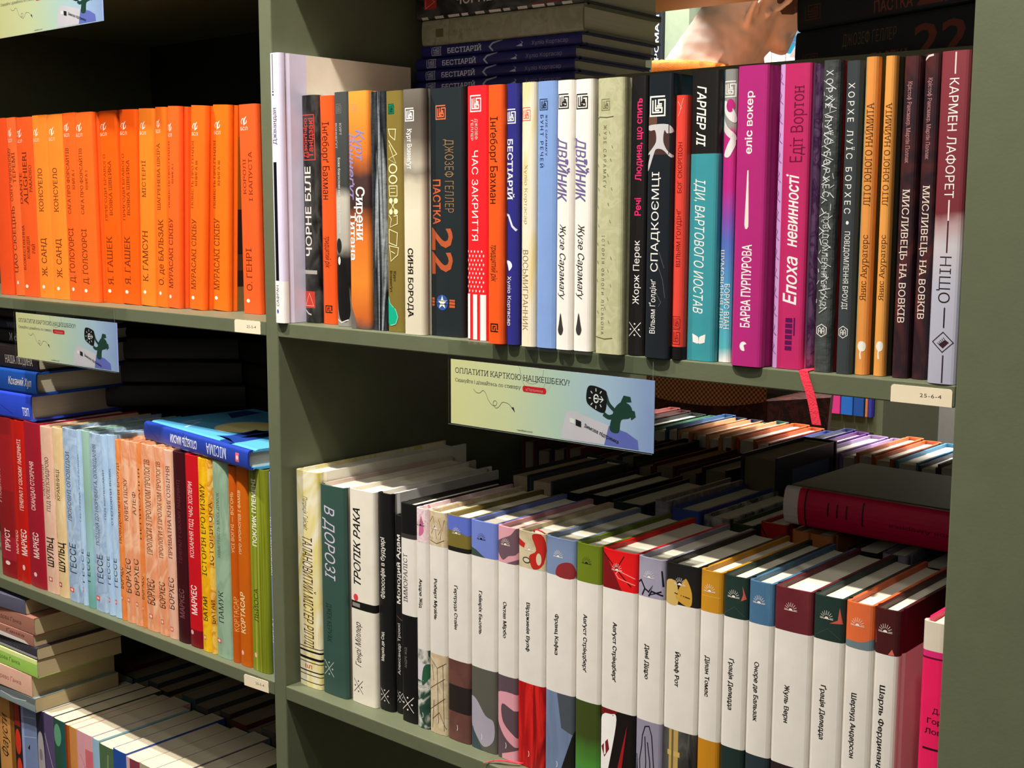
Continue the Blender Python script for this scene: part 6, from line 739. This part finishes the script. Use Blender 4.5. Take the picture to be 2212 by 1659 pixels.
sign(.237, .203, -.0150, 'payment sign fading from yellow to blue, hanging in the right bay under the upper shelf')
sign(-.4760, .2165, -.0150, 'payment sign fading from yellow to blue, hanging under the orange books')
sign(-.4800, .2185, Z0-.0150, 'payment sign cut off by the top picture edge, above the orange books')
def ptag(x0, z1, wd, hh, text, label, tilt=0):
    root = empty('price_tag', (x0, -.0006, z1), Matrix.Rotation(tilt, 3, 'Y')); tag(root, label, 'price tag', 'shelf location tags')
    mb = MB(); c = mat('#efdfc0', .5); r = .0018
    pts = [(0, -hh), (wd, -hh), (wd, -r), (wd-r*.3, -r*.3), (wd-r, 0), (r, 0), (r*.3, -r*.3), (0, -r)]
    n = len(pts); v = [(x, 0, z) for x, z in pts]+[(x, .0005, z) for x, z in pts]
    mb.add(v, [tuple(range(n)), tuple(range(2*n-1, n-1, -1))]+[((i+1) % n, i, n+i, n+(i+1) % n) for i in range(n)], c)
    drape(mb, printing([('T', text, 'h', .48, .83, .42, .64, '#3a3630', 'w1.1')], wd, hh), wd, lambda x: 0, [], place=lambda x, y, z: (x, y, z-hh))
    o = mb.build('tag_card', root)
ptag(.6135, -.0026, .0400, .0112, '25-6-4', 'cream location tag on the shelf edge under the maroon and silver book')
ptag(-.0685, -.0006, .0405, .0125, '25-5-4', 'cream location tag on the shelf edge under the orange books')
ptag(-.0690, Z2-.0035, .0395, .0118, '25-5-4', 'cream location tag on the shelf edge under the striped olive green book', math.radians(-2))
# ------------------------------------------------------------------ person on the other side of the shelf, bent over something they read
CP = Vector((0.95701, -0.76758, 0.10720)); cr, cu_, cf = Vector((0.75607, 0.65449, 0.00228)), Vector((-0.09068, 0.10131, 0.99071)), Vector((-0.64818, 0.74926, -0.13594))
def at(px, py, dep): return CP+dep*(cf+cr*((px-1106)/2748.50)-cu_*((py-829.5)/2748.50))
Fv = (cr*.60-cu_*.60+cf*.53).normalized(); Sv = cr*.05-cu_*.35-cf*.935; Sv = (Sv-Fv*Sv.dot(Fv)).normalized(); Tv = Sv.cross(Fv).normalized()
ear = at(1656, 2, 1.90); Hc = ear-Sv*.074+Fv*.012+Tv*.012
H = lambda f, s, t: Hc+Fv*f+Sv*s+Tv*t
class Cap:                                           # body volumes, fused into one surface afterwards
    def __init__(s): s.v = []; s.f = []
    def ball(s, c, rx, ry, rz, ax=None, n=20):
        M = Matrix.Identity(3) if ax is None else Matrix(ax).transposed()
        k = n//2+2; c = Vector(c); o = len(s.v)
        s.v.append(c+M @ Vector((0, 0, rz))); s.v.append(c-M @ Vector((0, 0, rz)))
        for i in range(1, k):
            t = math.pi*i/k
            for j in range(n):
                p = 2*math.pi*j/n; s.v.append(c+M @ Vector((rx*math.sin(t)*math.cos(p), ry*math.sin(t)*math.sin(p), rz*math.cos(t))))
        q = lambda i, j: o+2+(i-1)*n+j % n
        for j in range(n):
            s.f.append((o, q(1, j), q(1, j+1))); s.f.append((o+1, q(k-1, j+1), q(k-1, j)))
            for i in range(1, k-1): s.f.append((q(i, j), q(i+1, j), q(i+1, j+1), q(i, j+1)))
    def limb(s, pts, n=14):                          # tapered chain of (point, radius)
        for (a, ra), (b, rb) in zip(pts, pts[1:]):
            a, b = Vector(a), Vector(b); k = max(2, int((b-a).length/(.5*min(ra, rb)))+1)
            for i in range(k+1):
                t = i/k; s.ball(a.lerp(b, t), *([ra+(rb-ra)*t]*3), n=n)
    def build(s, name, m, voxel, smooth=6, parent=None):
        me = bpy.data.meshes.new(name); me.from_pydata(s.v, [], s.f); me.materials.append(m)
        o = bpy.data.objects.new(name, me); COL.objects.link(o)
        r = o.modifiers.new('fuse', 'REMESH'); r.mode = 'VOXEL'; r.voxel_size = voxel; r.use_smooth_shade = True
        q = o.modifiers.new('soften', 'SMOOTH'); q.factor = .5; q.iterations = smooth
        if parent: o.parent = parent
        return o
AX = (Fv, Sv, Tv)
hd = Cap()
hd.ball(H(-.012, 0, .035), .098, .076, .088, AX, 28); hd.ball(H(.026, 0, -.008), .068, .066, .083, AX, 24)
hd.ball(H(.045, 0, -.055), .048, .050, .050, AX); hd.ball(H(.075, 0, -.090), .020, .022, .018, AX); hd.ball(H(.01, .045, -.06), .035, .018, .032, AX); hd.ball(H(.01, -.045, -.06), .035, .018, .032, AX)
hd.limb([(H(.090, 0, .012), .009), (H(.107, 0, -.020), .012), (H(.096, 0, -.028), .011)], 10); hd.ball(H(.097, .013, -.026), .010, .008, .008, AX, 12); hd.ball(H(.097, -.013, -.026), .010, .008, .008, AX, 12)
hd.limb([(H(.094, -.018, -.060), .005), (H(.102, 0, -.059), .007), (H(.094, .018, -.060), .005)], 10); hd.limb([(H(.091, -.016, -.069), .005), (H(.098, 0, -.069), .007), (H(.091, .016, -.069), .005)], 10)
for s_ in (1, -1):
    hd.ball(H(.078, s_*.034, .030), .014, .022, .008, AX, 12); hd.ball(H(.066, s_*.046, -.022), .022, .016, .016, AX, 12)
    E = lambda f, t, o_=0: H(-.010+f*1.5, s_*(.076+o_*1.5), -.012+t*1.3)     # ear: helix rim, antihelix, lobe, tragus, bowl
    hd.limb([(E(.014, .006, .0), .0042), (E(.012, .022, .004), .0046), (E(-.002, .034, .010), .0048), (E(-.018, .030, .016), .0048), (E(-.024, .012, .018), .0046), (E(-.020, -.008, .015), .0046), (E(-.010, -.022, .010), .0052), (E(.000, -.032, .006), .0062), (E(.006, -.028, .003), .005)], 10)
    hd.limb([(E(-.006, .022, .007), .0035), (E(-.013, .008, .010), .004), (E(-.010, -.010, .009), .004), (E(-.002, -.018, .006), .004)], 8)
    hd.ball(E(.009, -.006, .004), .005, .004, .007, AX, 10); hd.ball(E(-.010, .004, -.001), .018, .007, .026, AX, 14)
nb = at(1486, 196, 1.97)                              # base of the neck at the back
hd.limb([(at(1612, 0, 1.95), .060), (at(1590, 45, 1.955), .057), (at(1550, 105, 1.96), .057), (nb+Vector((.01, 0, .0)), .064), (nb+Vector((0, .01, -.06)), .080)], 18)
pel = Vector((nb.x-.16, nb.y+.06, -.30)); ch = nb.lerp(pel, .35)
sd = Vector((Sv.x, Sv.y, 0)).normalized()
hd.limb([(nb+Vector((0, 0, -.05)), .09), (ch, .135), (nb.lerp(pel, .7), .125), (pel, .145)], 16)
shl = {}
for s_ in (1, -1):
    sh = nb+sd*s_*.165+Vector((0, 0, -.075)); shl[s_] = sh
    el = sh+Vector((-.07, .06, -.28))+sd*s_*.02; wr = el+Vector((-.01, .14, -.18))-sd*s_*.04
    hd.limb([(nb+sd*s_*.06+Vector((0, 0, -.03)), .055), (sh, .058), (el, .042), (wr, .028)], 12)
    fw = (wr-el).normalized(); pm = wr+fw*.05; hd.limb([(wr, .026), (pm, .034)], 10)
    up = sd*s_
    for k, ln in enumerate((.070, .078, .072, .056)):
        b0 = pm+fw*.025+up*(.027-.018*k); mid = b0+fw*ln*.5+Vector((0, 0, -.008)); hd.limb([(b0, .0088), (mid, .0082), (mid+fw*ln*.3+Vector((0, 0, -.022)), .0072)], 8)
    tb_ = wr+fw*.02-up*s_*0+up*.03; hd.limb([(tb_, .011), (tb_+fw*.03+Vector((0, 0, .02)), .0095), (tb_+fw*.058+Vector((0, 0, .02)), .0085)], 8)
    hp = pel+sd*s_*.09; kn = hp+Vector((.03, .02, -.42)); an = kn+Vector((-.02, .02, -.40)); 
    hd.limb([(hp, .095), (kn, .06), (an, .042)], 12); hd.limb([(an, .042), (Vector((an.x+.11, an.y+.06, -1.172)), .03)], 10)
SKIN = mat('#e9cdbd', .5, 'skin')
body = hd.build('person', SKIN, .0034, 4)
tag(body, 'person in an orange knit sweater bending their head, seen from behind through the shelf', 'person')
# hair: short crop, faded at the nape, longer and darker on top and before the ear
hr = Cap()
for f_, s_, t_, a, b, c in [(-.066, 0, -.024, .060, .068, .064), (-.020, 0, .048, .102, .080, .086), (-.062, 0, .005, .058, .066, .055), (.040, .0, .080, .070, .060, .040), (.012, .068, .026, .030, .010, .030), (.012, -.068, .026, .030, .010, .030), (.046, .056, .062, .034, .018, .030), (.046, -.056, .062, .034, .018, .030), (.022, .070, .016, .009, .006, .022), (.022, -.070, .016, .009, .006, .022)]:
    hr.ball(H(f_, s_, t_), a, b, c, AX, 24)
ho = hr.build('hair', mat(('N', ['#2c1c12', '#4a3220', '#38261a', '#6a4c32'], 160, (1, 1, 1), .3), .6, 'cloth'), .005, 2, body)
sw = Cap()
sw.limb([(nb+Vector((0, .0, -.075)), .118), (ch, .155), (nb.lerp(pel, .7), .145), (pel, .160)], 16)
for s_ in (1, -1):
    sh = shl[s_]; el = sh+Vector((-.07, .06, -.28))+sd*s_*.02; wr = el+Vector((-.01, .14, -.18))-sd*s_*.04
    sw.limb([(nb+sd*s_*.05+Vector((0, 0, -.075)), .085), (sh, .074), (el, .056), (wr, .040)], 12)
KN = mat(('N', ['#d86e14', '#e88224', '#c85e10'], 60, (1, 1, 1), .3), .8, 'cloth')
sw.build('sweater', KN, .007, 4, body)
mb = MB(); ax = (H(-.05, 0, -.09)-nb).normalized(); e1 = ax.orthogonal().normalized(); e2 = ax.cross(e1)
cc = nb+ax*.016; R_, r_ = .074, .0115; NN = 72
for i in range(NN):
    ra = 1+.05*(i % 2); rb = 1+.05*((i+1) % 2)
    for j in range(10):
        def q(i, j, k):
            a = 2*math.pi*i/NN; b = 2*math.pi*j/10
            return cc+(e1*math.cos(a)+e2*math.sin(a))*(R_+r_*k*math.cos(b))+ax*(r_*1.7*k*math.sin(b))
        mb.face([q(i, j, ra), q(i+1, j, rb), q(i+1, j+1, rb), q(i, j+1, ra)], KN)
mb.build('collar', body, smooth=True, weld=True)
tr = Cap()
for s_ in (1, -1):
    hp = pel+sd*s_*.09; kn = hp+Vector((.03, .02, -.42)); an = kn+Vector((-.02, .02, -.40)); tr.limb([(pel+Vector((0, 0, -.02)), .15), (hp, .115), (kn, .078), (an, .062)], 12)
tr.build('trousers', mat('#2a2c34', .8, 'cloth'), .009, 4, body)
for s_ in (1, -1):
    sh_ = Cap(); hp = pel+sd*s_*.09; an = hp+Vector((.01, .04, -.82)); sh_.limb([((an.x-.02, an.y-.01, -1.155), .043), ((an.x+.06, an.y+.035, -1.16), .042), ((an.x+.13, an.y+.07, -1.17), .030)], 12); sh_.build('shoe', mat('#d8d4cc', .6), .008, 3, body)
# patterned bag beside the person
bg = empty('shoulder_bag', (0, .86, -.42)); tag(bg, 'dark red patterned bag with a checkered band hanging beyond the far row of books', 'bag')
mb = MB(); prof = []
for k in range(9):
    z = -.02+.282*k/8; s_ = 1-.05*math.sin(k/8*math.pi); prof.append((z, s_))
DKR = mat(('N', ['#3a1410', '#2c100e', '#5a2418', '#200c0a'], 45, (1, 1, 1), .6), .8, 'cloth'); CHK = mat(('CHECK', '#b8763a', '#5a2a18', 280), .8, 'cloth')
for (za, sa), (zb, sb) in zip(prof, prof[1:]):
    ra = [(-.12*sa, -.06*sa, za), (.075*sa, -.06*sa, za), (.125*sa, .03*sa, za), (.10*sa, .09*sa, za), (-.11*sa, .09*sa, za)]; rb = [(-.12*sb, -.06*sb, zb), (.075*sb, -.06*sb, zb), (.125*sb, .03*sb, zb), (.10*sb, .09*sb, zb), (-.11*sb, .09*sb, zb)]
    for i in range(5): mb.face([ra[i], ra[(i+1) % 5], rb[(i+1) % 5], rb[i]], DKR)
mb.face([(-.12, -.06, .262), (.075, -.06, .262), (.125, .03, .262), (.10, .09, .262), (-.11, .09, .262)], DKR); mb.face([(-.11, .09, -.02), (.10, .09, -.02), (.125, .03, -.02), (.075, -.06, -.02), (-.12, -.06, -.02)], DKR)
mb.build('bag_body', bg)
mb = MB()
N_ = 16
for i in range(N_):
    a, b = i/N_, (i+1)/N_; sag = lambda t: .246+(.006 if t < .4 else .016)*((t-.4)/(.4 if t < .4 else .6))**2
    mb.face([(-.124+.20*a, -.066, sag(a)), (-.124+.20*b, -.066, sag(b)), (-.124+.20*b, -.064, .300), (-.124+.20*a, -.064, .300)], CHK)
mb.face([(-.124, -.064, .300), (.076, -.064, .300), (.076, .09, .300), (-.124, .09, .300)], CHK)
mb.build('flap', bg)
pts = [(.09, .95, -.13), (-.02, 1.0, .05), tuple(shl[1]+Vector((0, 0, .08)))]
o = strip('strap', pts, .03, DKR, bg, side=(.5, .5, 0))
# booklet in front of the person's face
cv = empty('booklet', at(1700, 120, 2.12)); tag(cv, 'cyan and white booklet cover edge showing past the face of the person', 'booklet')
mb = MB(); A_, B_, C_ = at(1690, 114, 2.12)-cv.location, at(1732, 40, 2.12)-cv.location, cf*.02
wv = cr*.10+cf*.05
def slab(a, b, o1, o2, th, m):
    n = (b-a).cross(wv).normalized()*th; q = [a+wv*o1, b+wv*o1, b+wv*o2, a+wv*o2]
    mb.add([*q, *[p+n for p in q]], [(0,1,2,3), (7,6,5,4), (0,4,5,1), (1,5,6,2), (2,6,7,3), (3,7,4,0)], m)
slab(A_, B_, 0, .16, .002, mat(('N', ['#1cb0e0', '#38b8e4', '#5a8cd0', '#c8e0f4', '#18a8dc'], 40, (1, 1, 1), .5), .35)); mb.build('cover', cv)
mb = MB(); slab(A_+cr*.004-cu_*.006, B_+cr*.004-cu_*.004, .1, 1.0, .003, mat('#e8e6e2', .8)); mb.build('page_block', cv)

# ------------------------------------------------------------------ room
def plane_box(name, a, b, m):
    mb = MB(); mb.box(a, b, m); o = mb.build(name); o['kind'] = 'structure'; return o
plane_box('floor', (-4, -3.5, -1.25), (4, 4.2, -1.2), mat(('N', ['#66583f', '#5c4f3a', '#6e5f46'], 6, (1, 8, 1), .4), .5))
plane_box('wall_back', (-4, 4.2, -1.2), (4, 4.3, 1.95), mat('#d8d6d0', .8, 'paint'))
plane_box('ceiling', (-4, -3.5, 1.95), (4, 4.2, 2.0), mat('#4a4a48', .9, 'paint'))
# far bookcase beyond the person
fc = empty('bookcase', (-.95, 2.2, -1.2)); tag(fc, 'far sage green bookcase seen through the gap behind the person', 'bookcase')
def fpart(name, a, b, m=SHELF):
    mb = MB(); mb.box([a[i]-(-.95, 2.2, -1.2)[i] for i in range(3)], [b[i]-(-.95, 2.2, -1.2)[i] for i in range(3)], m); mb.build(name, fc)
fpart('upright', (-1.062, 2.2, -1.2), (-.985, 2.55, 1.0), mat('#8f9c86', .5, 'paint')); fpart('upright', (-.412, 2.2, -1.2), (-.39, 2.55, 1.0)); fpart('upright', (-1.75, 2.2, -1.2), (-1.73, 2.55, 1.0))
for z in (-.405, .44, .80): fpart('shelf_board', (-1.73, 2.2, z-.04), (-.412, 2.55, z))
fpart('back_panel', (-1.73, 2.54, -1.2), (-.412, 2.555, 1.0), mat('#e4e2dc', .8))
fpart('shelf_board', (-1.73, 2.2, -.80), (-.412, 2.55, -.77))
GF = 'books on the far bookcase beyond the person'
for x0, x1, z, h, c, lab in [(-.660, -.634, -.405, .17, '#6a706c', 'grey book overhanging the far shelf'), (-.628, -.596, -.405, .17, '#e0ded6', 'white book overhanging the far shelf'), (-.545, -.500, -.405, .18, '#d83a86', 'bright pink book overhanging the far shelf'), (-.498, -.466, -.405, .18, '#2c6ac0', 'blue book on the far shelf, beside the pink one'), (-.464, -.436, -.405, .18, '#244e98', 'darker blue book on the far shelf, right of the blue one'), (-.432, -.425, -.405, .18, '#c87a4a', 'thin orange book at the right end of the far shelf'), (-.424, -.414, -.405, .18, '#3a3a9c', 'thin violet blue book at the right end of the far shelf'),
    (-1.095, -1.064, .44, .24, '#20242a', 'black book with white lettering beside the far upright'), (-.765, -.728, .44, .19, '#f2f0ec', 'white book on the far upper shelf, leftmost of three'), (-.725, -.688, .44, .195, '#efede8', 'white book on the far upper shelf, middle of three'), (-.684, -.645, .44, .18, '#e8e8ec', 'pale grey book on the far upper shelf')]:
    row_book(x0, x1, 2.186, h, c, [('T', 'РОМАН', 'u', .3, .7, .3, .8, '#f0f0f0', 'b')] if c == '#20242a' else [], lab, GF, z=z, d=.14, simple=True)
for i in range(6): row_book(-.59+.028*i, -.5655+.028*i, 2.215, .205, '#d8d6d2', [], 'white-topped book on the lower far shelf under the pink and blue ones', GF, z=-.77, d=.14, simple=True, pages=PAPERW)

bpy.data.objects.remove(TOB)
